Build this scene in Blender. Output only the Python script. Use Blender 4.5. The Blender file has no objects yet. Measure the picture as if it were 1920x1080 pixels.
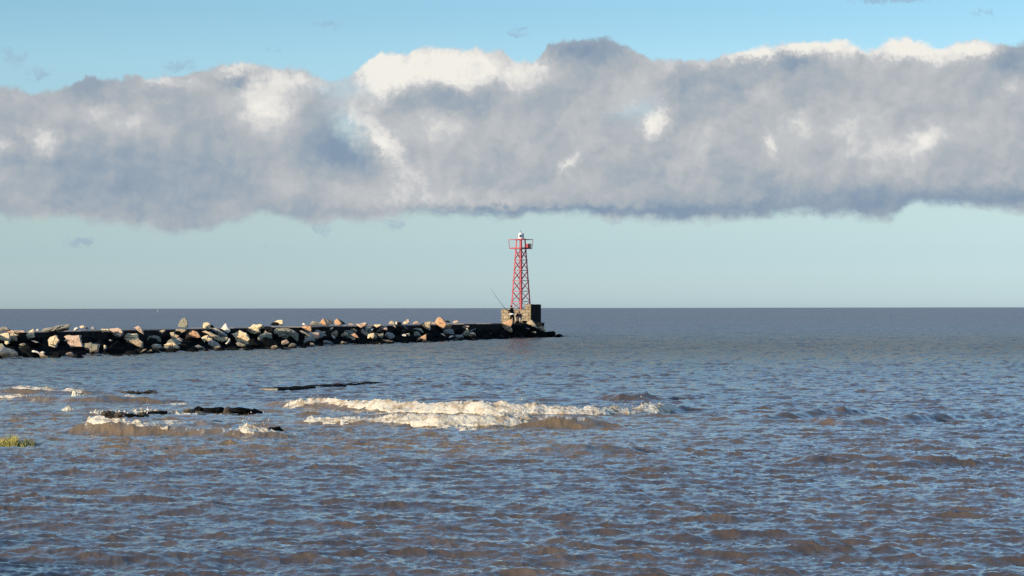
import bpy, bmesh, math, random
import numpy as np
from mathutils import Vector, Matrix, noise as mnoise
R = math.radians
random.seed(7)
scene = bpy.context.scene
col = scene.collection
# ---------------------------------------------------------------- camera
F = 4500.0            # focal length in pixels of the 1920 px wide photograph
H = 3.0               # eye height above the water
cam_d = bpy.data.cameras.new('camera'); cam = bpy.data.objects.new('camera', cam_d); col.objects.link(cam)
cam_d.sensor_width = 36; cam_d.lens = F / 1920 * 36; cam_d.clip_start = 0.5; cam_d.clip_end = 120000
cam.matrix_world = (Matrix.Translation((0, 0, H)) @ Matrix.Rotation(R(90) + math.atan(37.5 / F), 4, 'X')
                    @ Matrix.Rotation(-3 / 1920, 4, 'Z'))
scene.camera = cam
# ---------------------------------------------------------------- sun
SUN_EL = R(11); SUNV = Vector((-0.84, -0.54, 0)).normalized()
sun_dir = Vector((SUNV.x * math.cos(SUN_EL), SUNV.y * math.cos(SUN_EL), math.sin(SUN_EL)))
sl = bpy.data.lights.new('sun', 'SUN'); sl.energy = 5.0; sl.angle = R(0.53); sl.color = (1.0, 0.84, 0.62)
so = bpy.data.objects.new('sun', sl); col.objects.link(so)
so.rotation_euler = sun_dir.to_track_quat('Z', 'Y').to_euler(); so.location = (-40, -20, 40)
# ---------------------------------------------------------------- view
scene.view_settings.view_transform = 'Standard'; scene.view_settings.look = 'None'
scene.view_settings.exposure = 0; scene.view_settings.gamma = 1
scene.render.engine = 'CYCLES'
scene.cycles.use_denoising = False
scene.cycles.max_bounces = 4; scene.cycles.diffuse_bounces = 2; scene.cycles.glossy_bounces = 2
scene.cycles.adaptive_threshold = 0.02
scene.cycles.caustics_reflective = False; scene.cycles.caustics_refractive = False


# ---------------------------------------------------------------- node expression helper
def lin(c):
    return tuple(((v / 255) / 12.92 if v / 255 <= 0.04045 else ((v / 255 + 0.055) / 1.055) ** 2.4) for v in c)


class E:
    """a socket (or number) in a node tree with operators"""
    def __init__(s, nt, v): s.nt, s.v = nt, v
    def _m(s, op, *o, clamp=False):
        n = s.nt.nodes.new('ShaderNodeMath'); n.operation = op; n.use_clamp = clamp
        for i, a in enumerate((s,) + o):
            a = a.v if isinstance(a, E) else a
            if isinstance(a, (int, float)): n.inputs[i].default_value = a
            else: s.nt.links.new(a, n.inputs[i])
        return E(s.nt, n.outputs[0])
    def __add__(s, o): return s._m('ADD', o)
    def __sub__(s, o): return s._m('SUBTRACT', o)
    def __mul__(s, o): return s._m('MULTIPLY', o)
    def __truediv__(s, o): return s._m('DIVIDE', o)
    __radd__ = __add__; __rmul__ = __mul__
    def __rsub__(s, o): return E(s.nt, o)._m('SUBTRACT', s)
    def pow(s, o): return s._m('POWER', o)
    def sqrt(s): return s._m('SQRT')
    def abs(s): return s._m('ABSOLUTE')
    def max(s, o): return s._m('MAXIMUM', o)
    def min(s, o): return s._m('MINIMUM', o)
    def clamp(s): return s._m('ADD', 0.0, clamp=True)
    def exp(s): return s._m('EXPONENT')
    def smooth(s, a, b):
        n = s.nt.nodes.new('ShaderNodeMapRange'); n.interpolation_type = 'SMOOTHSTEP'
        n.inputs['From Min'].default_value = a; n.inputs['From Max'].default_value = b
        s.nt.links.new(s.v, n.inputs['Value']); return E(s.nt, n.outputs['Result'])


def combine(nt, x, y, z=0.0):
    n = nt.nodes.new('ShaderNodeCombineXYZ')
    for i, a in enumerate((x, y, z)):
        a = a.v if isinstance(a, E) else a
        if isinstance(a, (int, float)): n.inputs[i].default_value = a
        else: nt.links.new(a, n.inputs[i])
    return n.outputs[0]


def noise(nt, vec, scale, detail=4, rough=0.5, w=None, dist=0.0, kind='FBM'):
    n = nt.nodes.new('ShaderNodeTexNoise'); n.inputs['Scale'].default_value = scale
    n.inputs['Detail'].default_value = detail; n.inputs['Roughness'].default_value = rough
    n.inputs['Distortion'].default_value = dist
    nt.links.new(vec, n.inputs['Vector']); return E(nt, n.outputs['Fac'])


def mixc(nt, fac, a, b, mode='MIX'):
    n = nt.nodes.new('ShaderNodeMix'); n.data_type = 'RGBA'; n.blend_type = mode
    for s, v in ((n.inputs[0], fac), (n.inputs[6], a), (n.inputs[7], b)):
        v = v.v if isinstance(v, E) else v
        if isinstance(v, (int, float)): s.default_value = v
        elif isinstance(v, tuple): s.default_value = v if len(v) == 4 else v + (1,)
        else: nt.links.new(v, s)
    return n.outputs[2]


def ramp(nt, fac, stops, interp='LINEAR'):
    n = nt.nodes.new('ShaderNodeValToRGB'); n.color_ramp.interpolation = interp
    e = n.color_ramp.elements
    while len(e) < len(stops): e.new(0.5)
    for el, (p, c) in zip(e, stops): el.position = p; el.color = tuple(c) + (1,)
    nt.links.new(fac.v if isinstance(fac, E) else fac, n.inputs[0]); return n.outputs[0]


def curve(nt, fac, pts):
    n = nt.nodes.new('ShaderNodeFloatCurve'); c = n.mapping.curves[0]
    c.points[0].location = pts[0]; c.points[1].location = pts[-1]
    for p in pts[1:-1]: c.points.new(*p)
    n.mapping.update(); nt.links.new(fac.v, n.inputs['Value']); return E(nt, n.outputs[0])


# ---------------------------------------------------------------- sky
world = bpy.data.worlds.new('World'); scene.world = world; world.use_nodes = True
nt = world.node_tree; nt.nodes.clear()
BG = 0.1
sky = nt.nodes.new('ShaderNodeTexSky'); sky.sky_type = 'NISHITA'; sky.sun_disc = False
sky.sun_elevation = SUN_EL; sky.sun_rotation = math.atan2(SUNV.x, SUNV.y)
sky.air_density = 1.0; sky.dust_density = 0.6; sky.ozone_density = 1.2; sky.altitude = 0
tc = nt.nodes.new('ShaderNodeTexCoord'); sep = nt.nodes.new('ShaderNodeSeparateXYZ')
nt.links.new(tc.outputs['Generated'], sep.inputs[0])
dx, dy, dz = (E(nt, sep.outputs[i]) for i in range(3))
horiz = (dx * dx + dy * dy).sqrt().max(1e-4)
az = dx._m('ARCTAN2', dy)                     # radians from straight ahead
el = dz / horiz                               # tangent of the elevation
U = az * (F / 100)                            # hundreds of photo-pixel units of angle
V = el * (F / 100)
P0 = combine(nt, U, V, 0.0)
# large soft warp and fine warp of the cloud field
w1 = noise(nt, P0, 0.9, 2, 0.5); w2 = noise(nt, combine(nt, U + 31.7, V - 4.2), 0.9, 2, 0.5)
w3 = noise(nt, combine(nt, U + 5.1, V + 9.3), 3.2, 5, 0.6); w4 = noise(nt, combine(nt, U - 17.3, V + 2.9), 3.2, 5, 0.6)
w5 = noise(nt, combine(nt, U + 3.3, V + 1.7), 8.0, 3, 0.6); w6 = noise(nt, combine(nt, U - 8.3, V + 6.7), 8.0, 3, 0.6)
Uw = U + (w1 - 0.5) * 0.5 + (w3 - 0.5) * 0.34
Vw = V + (w2 - 0.5) * 0.3 + (w4 - 0.5) * 0.30


def sx(x): return (x - 960) / 100
def sy(y): return (577.5 - y) / 100


TOP = [(-40, 160), (0, 160), (60, 170), (110, 172), (150, 160), (240, 146), (320, 140), (400, 125), (440, 118), (490, 124), (550, 122), (590, 138),
       (640, 152), (680, 122), (720, 96), (780, 84), (830, 86), (880, 94), (935, 94), (965, 112), (1010, 108), (1025, 84), (1100, 73),
       (1170, 80), (1210, 108), (1270, 116), (1340, 106), (1400, 92), (1500, 82), (1600, 83), (1622, 98), (1650, 84), (1710, 78),
       (1760, 92), (1800, 78), (1850, 86), (1960, 82)]
BOT = [(-40, 395), (0, 398), (60, 412), (150, 412), (210, 416), (260, 425), (340, 434), (390, 428), (430, 412), (520, 406), (600, 416), (640, 412),
       (700, 416), (750, 402), (850, 403), (1000, 403), (1100, 404), (1150, 416), (1180, 404), (1270, 414), (1380, 414), (1470, 402),
       (1560, 399), (1650, 415), (1700, 388), (1780, 388), (1850, 399), (1960, 404)]
un = ((Uw + 10.2) / 20.4).clamp()
def cpts(l): return [((sx(x) + 10.2) / 20.4, sy(y) / 6) for x, y in l]
ctop = curve(nt, un, cpts(TOP)) * 6.0
cbot = curve(nt, un, cpts(BOT)) * 6.0
# fine cauliflower structure
bil = noise(nt, combine(nt, Uw, Vw), 2.1, 6, 0.56)
bil2 = noise(nt, combine(nt, Uw + 0.10, Vw - 0.13), 2.1, 6, 0.56)
edge = (ctop - Vw) + (bil - 0.5) * 0.35
m_top = edge.smooth(-0.03, 0.09)
soft = noise(nt, combine(nt, U * 0.8, V * 1.6), 1.7, 6, 0.6)
m_bot = ((Vw - cbot) + (soft - 0.5) * 0.20 + (w1 - 0.5) * 0.15).smooth(-0.12, 0.13)
mask = m_top * m_bot
Ub = Uw + (w5 - 0.5) * 0.36; Vb = Vw + (w6 - 0.5) * 0.28
def blob(x, y, rx, ry, rot=0.0, uu=None, vv=None):
    a = (uu or Ub) - sx(x); b = (vv or Vb) - sy(y)
    c, s = math.cos(R(rot)), math.sin(R(rot))
    p = (a * c + b * s) / (rx / 100); q = (b * c - a * s) / (ry / 100)
    return (p * p + q * q) * -1.0
BRIGHT = [(600, 158, 40, 20, 0, .3), (1000, 120, 30, 22, 0, .3), (1330, 118, 60, 12, 0, .22), (1420, 100, 50, 14, 0, .6), (1245, 130, 20, 20, 0, .3), (880, 150, 90, 20, 0, .25), (810, 118, 125, 42, 0, 1.0), (705, 155, 38, 55, -20, .75), (540, 146, 58, 28, 0, .5), (448, 134, 36, 20, 0, .6), (500, 200, 80, 42, -15, .52), (300, 148, 34, 10, 0, .4), (345, 160, 40, 10, 0, .25), (88, 268, 26, 30, 40, .62),
          (10, 275, 30, 12, 0, .35), (1226, 226, 24, 34, -20, .62), (1195, 205, 40, 40, 30, .22), (1195, 150, 45, 50, 0, .3), (1070, 305, 34, 13, 35, .42), (728, 276, 46, 22, -48, .62), (672, 232, 52, 26, -48, .45), (770, 340, 50, 34, -40, .34),
          (1520, 92, 130, 22, 3, .85), (1720, 100, 78, 26, 0, 1.0), (1830, 96, 50, 20, 0, .6), (1505, 222, 60, 18, 35, .24), (1570, 250, 80, 40, 0, .16), (1745, 255, 50, 26, 45, .22), (1700, 280, 90, 34, 0, .16), (1310, 280, 60, 24, 40, .22),
          (1442, 270, 12, 26, 15, .24), (220, 222, 90, 26, -10, .32), (640, 350, 160, 40, 0, .14), (1700, 170, 130, 50, 0, .16), (1640, 260, 260, 70, 0, .18), (880, 370, 180, 22, 0, .22), (960, 250, 160, 50, 0, .12),
          (980, 140, 60, 34, 0, .36), (830, 235, 70, 34, 0, .26), (1422, 180, 30, 30, 20, .28), (1905, 185, 34, 18, -30, .25)]
DARK = [(450, 153, 34, 16, 10, .5), (835, 185, 120, 30, 0, .30), (1110, 100, 85, 30, 0, .36), (1480, 118, 40, 16, 0, .35), (1705, 118, 34, 16, 0, .35), (650, 285, 70, 44, -25, .36), (590, 240, 50, 60, 0, .15), (130, 330, 150, 55, 0, .14), (330, 330, 190, 60, 0, .14), (1340, 155, 130, 44, 0, .16), (1650, 380, 230, 34, 0, .3),
        (1000, 397, 270, 10, 0, .42), (1350, 395, 200, 20, 0, .25), (1880, 380, 120, 24, 0, .25), (350, 395, 240, 30, 0, .12), (1880, 120, 44, 26, 0, .28), (1500, 105, 60, 20, 0, .2), (190, 170, 110, 22, 0, .12), (1840, 200, 110, 60, 0, .1)]
tone = 0.40 + (noise(nt, combine(nt, Uw, Vw), 0.95, 3, 0.55) - 0.5) * 0.62 + (bil - 0.5) * 0.22 + (bil2 - bil) * 0.6
for x, y, rx, ry, rot, a in BRIGHT:
    tone = tone + (blob(x, y, rx, ry, rot) + (bil - 0.5) * 1.7 + (w3 - 0.5) * 1.0).exp().min(1.25) * a * 0.8
for x, y, rx, ry, rot, a in DARK:
    tone = tone - blob(x, y, rx, ry, rot).exp() * a
ccol = ramp(nt, tone, [(0.0, lin((134, 154, 175))), (0.22, lin((154, 168, 182))), (0.42, lin((175, 182, 188))), (0.62, lin((194, 197, 200))),
                       (0.80, lin((224, 223, 220))), (1.0, lin((242, 239, 231)))])
holes = blob(652, 236, 42, 22, -50).exp() * .34 + blob(1190, 205, 34, 18, 20).exp() * .28 + blob(640, 165, 44, 20, 0).exp() * .35
mask = mask * (1.0 - (holes * (0.4 + bil * 1.2)).min(.8))
# small loose scraps of cloud
SCR = [(45, 115, 45, 26, .7), (85, 148, 30, 14, .6), (345, 125, 50, 16, .8), (505, 95, 36, 12, .6), (620, 47, 60, 18, .7), (975, 62, 34, 16, .75), (1665, 4, 90, 14, 1.), (1832, 40, 36, 10, .7),
       (155, 453, 38, 13, 1.), (505, 462, 8, 10, .7), (610, 428, 26, 22, .9), (735, 420, 60, 24, .6), (1158, 412, 22, 28, .7), (950, 418, 70, 14, .35)]
sm = None
for x, y, rx, ry, a in SCR:
    g = (blob(x, y, rx, ry)).exp() * a
    sm = g if sm is None else sm + g
scr = ((sm - 0.42) + (noise(nt, combine(nt, Uw, Vw * 1.5), 3.0, 6, 0.65) - 0.5) * 1.5).smooth(0.0, 0.5) * 0.55
el_n = (el / 1.6).clamp()
SKYTINT = ramp(nt, (V / 40.0).clamp(), [(0.004, (.315, .485, .98)), (0.025, (.26, .385, .74)), (0.045, (.270, .352, .57)), (0.07, (.28, .37, .55)), (0.115, (.30, .40, .53)), (0.14, (.265, .375, .49)), (0.3, (.43, .53, .67)), (0.6, (.52, .60, .72)), (1.0, (.54, .63, .76))])
base = mixc(nt, 1.0, mixc(nt, 1.0, sky.outputs[0], (4.0, 4.0, 4.0), 'MULTIPLY'), SKYTINT, 'MULTIPLY')
def scaled(c): return mixc(nt, 1.0, c, (1 / BG,) * 3, 'MULTIPLY')
front = (dy.smooth(0.0, 0.35))
skyc = mixc(nt, scr * front, base, scaled(ramp(nt, tone, [(0, lin((140, 165, 192))), (1, lin((165, 180, 200)))])))
skyc = mixc(nt, mask, skyc, scaled(ccol))
bg = nt.nodes.new('ShaderNodeBackground'); bg.inputs['Strength'].default_value = BG
out = nt.nodes.new('ShaderNodeOutputWorld')
nt.links.new(skyc, bg.inputs['Color']); nt.links.new(bg.outputs[0], out.inputs[0])

# ---------------------------------------------------------------- pixel of the photograph -> place
def yh(x): return 579.0 - 3.0 * x / 1920.0
def P(x, y, Z): return Vector(((x - 960) / F * Z, Z, H - (y - yh(x)) / F * Z))
def PW(x, y, zz=0.0):                                   # the point of the water surface seen at (x, y)
    return P(x, y, (H - zz) * F / (y - yh(x)))


# ---------------------------------------------------------------- materials
def newmat(name):
    m = bpy.data.materials.new(name); m.use_nodes = True
    t = m.node_tree; b = t.nodes['Principled BSDF']; return m, t, b
def setin(b, k, v): b.inputs[k].default_value = v
def link(t, a, b): t.links.new(a.v if isinstance(a, E) else a, b)
def bump(t, h, strength, dist, b):
    n = t.nodes.new('ShaderNodeBump'); n.inputs['Strength'].default_value = strength; n.inputs['Distance'].default_value = dist
    link(t, h, n.inputs['Height']); t.links.new(n.outputs[0], b.inputs['Normal'])


def rock_mat(name, c, rough=0.85, var=0.35, wet=True):
    m, t, b = newmat(name)
    g = t.nodes.new('ShaderNodeNewGeometry'); pos = g.outputs['Position']
    n1 = noise(t, pos, 2.2, 6, 0.62); n2 = noise(t, pos, 9.0, 5, 0.6); n3 = noise(t, pos, 0.9, 2, 0.5)
    v = (n1 - 0.5) * var * 2.4 + (n2 - 0.5) * var * 1.3 + 1.0
    cc = mixc(t, 1.0, c, combine(t, v, v, v), 'MULTIPLY')
    cc = mixc(t, n3.smooth(0.5, 0.75) * 0.35, cc, tuple(a * b_ for a, b_ in zip(c, (1.12, 0.82, 0.66))))
    if wet:
        sp = t.nodes.new('ShaderNodeSeparateXYZ'); t.links.new(pos, sp.inputs[0])
        wl = (E(t, sp.outputs[2]) + (n1 - 0.5) * 0.5).smooth(0.42, 0.12)     # tide stain close to the water
        wl = 1.0 - (E(t, sp.outputs[2]) + (n1 - 0.5) * 0.5).smooth(0.10, 0.38)
        cc = mixc(t, wl * 0.85, cc, (0.022, 0.022, 0.018))
    t.links.new(cc, b.inputs['Base Color']); setin(b, 'Roughness', rough); setin(b, 'Specular IOR Level', 0.0 if max(c) < .05 else 0.25)
    bump(t, n1 * 0.7 + n2 * 0.35, 0.8, 0.12, b)
    return m
M = {}
M['cream'] = rock_mat('cream_stone', (.64, .51, .32))
M['tan'] = rock_mat('tan_stone', (.42, .33, .21))
M['pink'] = rock_mat('pink_stone', (.50, .36, .26))
M['orange'] = rock_mat('orange_stone', (.50, .30, .165))
M['grey'] = rock_mat('grey_stone', (.28, .26, .22))
M['olive'] = rock_mat('olive_stone', (.24, .22, .16))
M['white'] = rock_mat('white_stone', (.68, .63, .54), var=.2)
M['dark'] = rock_mat('wet_shaded_stone', (.011, .012, .012), 0.7, .5, wet=False)  # near-black paints the shade of the bank; also serves wet rocks awash
M['brown'] = rock_mat('brown_wet_stone', (.075, .055, .038), 0.55, .5, wet=False)


# ---------------------------------------------------------------- object helpers
def tag(o, label=None, cat=None, group=None, kind=None):
    if label: o['label'] = label
    if cat: o['category'] = cat
    if group: o['group'] = group
    if kind: o['kind'] = kind
    return o
def link_mesh(name, me, mat=None, parent=None):
    o = bpy.data.objects.new(name, me); col.objects.link(o)
    if mat: me.materials.append(mat)
    if parent: o.parent = parent
    return o
def obj(name, verts, faces, mat, parent=None, smooth=False):
    me = bpy.data.meshes.new(name); me.from_pydata([tuple(v) for v in verts], [], faces); me.update()
    if smooth: me.polygons.foreach_set('use_smooth', [True] * len(me.polygons))
    return link_mesh(name, me, mat, parent)
def bobj(name, bm, mat, parent=None, smooth=False):
    me = bpy.data.meshes.new(name); bm.to_mesh(me); bm.free()
    if smooth: me.polygons.foreach_set('use_smooth', [True] * len(me.polygons))
    return link_mesh(name, me, mat, parent)
def empty(name, loc, rz=0.0):
    o = bpy.data.objects.new(name, None); col.objects.link(o); o.location = loc; o.rotation_euler = (0, 0, rz); o.empty_display_size = .3
    return o


# ---------------------------------------------------------------- waves (numpy)
rng = np.random.default_rng(11)
WD = np.array([-0.30, -0.954])
def cascade(L, N, lam0, lam1, rms, spread, pk=None, choppy=1.0):
    k1 = np.fft.fftfreq(N, L / N) * 2 * np.pi
    kx, ky = np.meshgrid(k1, k1); k = np.hypot(kx, ky); k[0, 0] = 1
    lam = 2 * np.pi / k
    c = (kx * WD[0] + ky * WD[1]) / k
    P_ = k ** -3.6 * (0.035 + np.abs(c) ** spread)
    if pk: P_ *= np.exp(-(pk and (2 * np.pi / pk / k) ** 2 * 0.7))
    P_ = P_ * ((lam > lam0) & (lam < lam1)); P_[0, 0] = 0
    h = np.sqrt(P_) * (rng.normal(size=(N, N)) + 1j * rng.normal(size=(N, N)))
    z = np.fft.ifft2(h).real; s = rms / z.std()
    gx = np.fft.ifft2(-1j * kx / k * h).real * s * choppy; gy = np.fft.ifft2(-1j * ky / k * h).real * s * choppy
    return L, (z * s).astype(np.float32), gx.astype(np.float32), gy.astype(np.float32)
CASC = [(cascade(211.0, 1024, 0.8, 40, 0.025, 4, 1.9, 1.0), (1800, 5200)),
        (cascade(47.3, 1024, 0.24, 0.8, 0.0165, 3, None, 1.15), (260, 600)),
        (cascade(13.7, 1024, 0.06, 0.24, 0.0070, 2.0, None, 1.0), (45, 120))]
NT = rng.random((512, 512)).astype(np.float32)
def vnoise(X, Y):
    i = np.floor(X); j = np.floor(Y); a = X - i; b = Y - j; a = a * a * (3 - 2 * a); b = b * b * (3 - 2 * b)
    i = i.astype(np.int64) % 512; j = j.astype(np.int64) % 512; i2 = (i + 1) % 512; j2 = (j + 1) % 512
    return (NT[j, i] * (1 - a) + NT[j, i2] * a) * (1 - b) + (NT[j2, i] * (1 - a) + NT[j2, i2] * a) * b
def fbm(X, Y, sc=1.0, oct=5, g=0.55):
    s = 0; a = 1; n = 0
    for o in range(oct):
        s = s + a * vnoise(X * sc + 17.3 * o, Y * sc - 9.1 * o); n += a; a *= g; sc *= 2.03
    return s / n
def sample(t, L, X, Y):
    N = t.shape[0]; u = (X / L) % 1.0 * N; v = (Y / L) % 1.0 * N
    i = u.astype(np.int64); j = v.astype(np.int64); a = (u - i).astype(np.float32); b = (v - j).astype(np.float32)
    i %= N; j %= N; i2 = (i + 1) % N; j2 = (j + 1) % N
    return (t[j, i] * (1 - a) + t[j, i2] * a) * (1 - b) + (t[j2, i] * (1 - a) + t[j2, i2] * a) * b
def fft_height(X, Y, chop=False):
    gust = 0.62 + 0.78 * fbm(X + 40.0, Y * .5, .11, 3)
    z = np.zeros(X.shape); cx = np.zeros(X.shape); cy = np.zeros(X.shape)
    for (L, t, gx, gy), (f0, f1) in CASC:
        f = np.clip((f1 - Y) / (f1 - f0), 0, 1)
        if L < 100: f = f * gust
        z += sample(t, L, X, Y) * f
        if chop: cx += sample(gx, L, X, Y) * f; cy += sample(gy, L, X, Y) * f
    return (z, cx, cy) if chop else z
# swells that stand up over the shoal: crest points (photo x, base y, height in metres), depth in front, depth behind
RIDGES = [
    ([(470, 762, 0), (540, 765, .18), (600, 767, .20), (700, 772, .20), (800, 776, .24), (900, 778, .24), (1000, 779, .21), (1100, 780, .18), (1180, 779, .17), (1240, 776, .22), (1290, 772, .14), (1340, 774, 0)], .45, .9),
    ([(520, 796, 0), (580, 797, .12), (660, 798, .14), (740, 800, .18), (820, 802, .25), (900, 802, .25), (980, 801, .24), (1050, 802, .22), (1110, 802, .15), (1170, 802, 0)], .40, .8),
    ([(90, 812, 0), (160, 812, .22), (220, 814, .24), (300, 816, .18), (360, 818, .16), (450, 820, .14), (520, 821, .1), (600, 821, 0)], .40, .7),
    ([(-30, 752, .12), (60, 754, .2), (130, 757, .22), (200, 757, .30), (260, 757, .22), (320, 757, .12), (380, 757, 0)], .6, 1.0),
    ([(-40, 738, .15), (60, 739, .2), (130, 740, .14), (200, 740, .06), (260, 740, 0)], .5, .8),
    ([(1100, 750, 0), (1160, 752, .2), (1215, 751, .25), (1260, 751, 0)], .5, .9),
    ([(960, 846, 0), (1010, 850, .13), (1100, 852, .17), (1180, 850, .13), (1260, 845, 0)], .5, .8),
    ([(1320, 790, 0), (1420, 789, .12), (1500, 784, .15), (1590, 778, .2), (1650, 777, 0)], .5, .8),
    ([(1300, 822, 0), (1500, 880, .0), (1700, 880, .12), (1800, 873, .14), (1920, 872, .1)], .5, .8),
    ([(330, 842, 0), (480, 846, .12), (600, 850, .1), (760, 852, 0)], .5, .8),
    ([(1500, 790, 0), (1580, 798, .14), (1700, 796, .18), (1790, 788, .16), (1830, 786, 0)], .5, .8),
    ([(1480, 872, 0), (1530, 872, .13), (1620, 870, .12), (1740, 872, 0)], .45, .7),
    ([(700, 930, 0), (800, 934, .09), (900, 932, 0)], .35, .6),
    ([(300, 792, 0), (380, 800, .10), (440, 800, 0)], .4, .6)]
RD = []
for pts, wf, wb in RIDGES:
    w = [PW(x, y) for x, y, h in pts]
    RD.append((np.array([p.x for p in w]), np.array([p.y for p in w]), np.array([p[2] for p in pts]), wf, wb))
def ridge(i, X, Y):
    px, py, ph, wf, wb = RD[i]
    zc = np.interp(X, px, py) + (fbm(X, X * 0 + i * 7.7, 0.9, 3) - .5) * .5
    h = np.interp(X, px, ph, left=0, right=0) * (0.75 + 0.5 * fbm(X, Y * 0 + 3.1 * i, 1.3, 4))
    d = Y - zc - wf
    return h * np.where(d < 0, np.exp(-(d / wf) ** 2), np.exp(-(d / wb) ** 2)), d
def ridges(X, Y):
    z = np.zeros(X.shape)
    for i in range(len(RD)):
        m = (np.abs(Y - np.interp(X, RD[i][0], RD[i][1])) < 4)
        if m.any(): z[m] += ridge(i, X[m], Y[m])[0]
    return z
def surface(X, Y): return fft_height(X, Y) + ridges(X, Y)


QUICK = False
def build_water():
    rows = [11.0]
    while rows[-1] < 70000:
        z = rows[-1]
        g = 0.0021 if z < 130 else (0.0028 if z < 450 else (0.006 if z < 5200 else 0.3))
        if QUICK: g *= 3
        rows.append(z * (1 + g))
    rows = np.array([-60.0, -6.0, 6.0] + rows)
    n = 500 if QUICK else 1400
    t = np.linspace(-1, 1, n)
    ext = 1 + np.cumsum(0.02 * 1.45 ** np.arange(14))
    t = np.concatenate([-ext[::-1], t, ext])
    half = 0.262 * np.maximum(rows, 4) + 2.0
    X = (t[None, :] * half[:, None]); Y = np.repeat(rows[:, None], len(t), 1)
    z, cx, cy = fft_height(X, Y, True)
    rg = ridges(X, Y); near = Y > 5
    inside = (np.abs(t) <= 1.0)[None, :] & near
    z = np.where(inside, z + rg, z * np.clip(1.6 - np.abs(t) / 1.6, 0, 1)[None, :] * near)
    cx = np.where(inside, cx, 0); cy = np.where(inside, cy, 0)
    nr, nc = X.shape
    co = np.stack([X - cx * 1.0, Y - cy * 1.0, z], -1).reshape(-1, 3).astype(np.float32)
    a = (np.arange(nr - 1)[:, None] * nc + np.arange(nc - 1)[None, :]).ravel()
    q = np.stack([a, a + 1, a + nc + 1, a + nc], -1).astype(np.int32)
    me = bpy.data.meshes.new('water')
    me.vertices.add(len(co)); me.vertices.foreach_set('co', co.ravel())
    me.loops.add(q.size); me.loops.foreach_set('vertex_index', q.ravel())
    me.polygons.add(len(q)); me.polygons.foreach_set('loop_start', np.arange(0, q.size, 4, dtype=np.int32))
    me.polygons.foreach_set('use_smooth', np.ones(len(q), bool))
    me.update(calc_edges=True)
    # foam left on the surface, and silt stirred up over the shoal
    fo = me.attributes.new('foam', 'FLOAT', 'POINT'); si = me.attributes.new('silt', 'FLOAT', 'POINT')
    Xf, Yf = X.ravel(), Y.ravel()
    foam = np.zeros(Xf.shape, np.float32); silt = np.zeros(Xf.shape, np.float32)
    for i, (fx, fh, back) in enumerate(FOAMAREA):
        px, py, ph, wf, wb = RD[fx]
        m = np.abs(Yf - np.interp(Xf, px, py)) < 8
        d = Yf[m] - np.interp(Xf[m], px, py) - wf
        e = np.interp(Xf[m], px, (ph > .1) * 1.0, left=0, right=0)
        foam[m] = np.maximum(foam[m], e * fh * np.exp(-np.where(d > 0, d / back, -d / (back * .45))))
    p = [PW(x, y) for x, y in ((-60, 750), (250, 760), (560, 768), (800, 790))]
    for (x, y, rx, ry, s) in [(120, 756, 4.2, 6.5, 1.0), (300, 790, 6, 8, .9), (520, 830, 7, 5, .6), (900, 840, 6, 5, .5), (1200, 780, 6, 6, .35), (560, 765, 2.2, 4, 1.), (860, 790, 5.0, 4.0, .7), (400, 826, 8, 5, .8), (60, 800, 4, 6, .6), (1100, 800, 5, 4, .5), (-100, 740, 5, 7, .8)]:
        c = PW(x, y); silt += s * np.exp(-((Xf - c.x) / rx) ** 2 - ((Yf - c.y) / ry) ** 2)
    for (x, y, rx, ry, s) in SPOTFOAM:
        c = PW(x, y); foam += (s * np.exp(-((Xf - c.x) / rx) ** 2 - ((Yf - c.y) / ry) ** 2)).astype(np.float32)
    fo.data.foreach_set('value', foam); si.data.foreach_set('value', np.clip(silt, 0, 1).astype(np.float32))
    o = link_mesh('water', me, water_mat()); o['kind'] = 'structure'
    return o
FOAMAREA = [(0, .55, 1.2), (1, .6, 1.0), (2, .5, .8), (3, .38, .8), (4, .5, .7)]
SPOTFOAM = [(150, 741, .5, 1.2, .5), (250, 780, 1.4, 1.6, .5), (330, 795, 1.2, 1.2, .5), (500, 815, 1.0, 1.2, .6), (890, 806, .5, .6, .7), (60, 755, .6, .8, .45),
            (1068, 630, .8, 5., .6), (640, 775, 2., 1.6, .35), (420, 786, 1.2, .9, .4), (700, 664, .3, .4, .3), (95, 830, .9, 1., .4), (240, 800, 1.5, 1.5, .45)]


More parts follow.
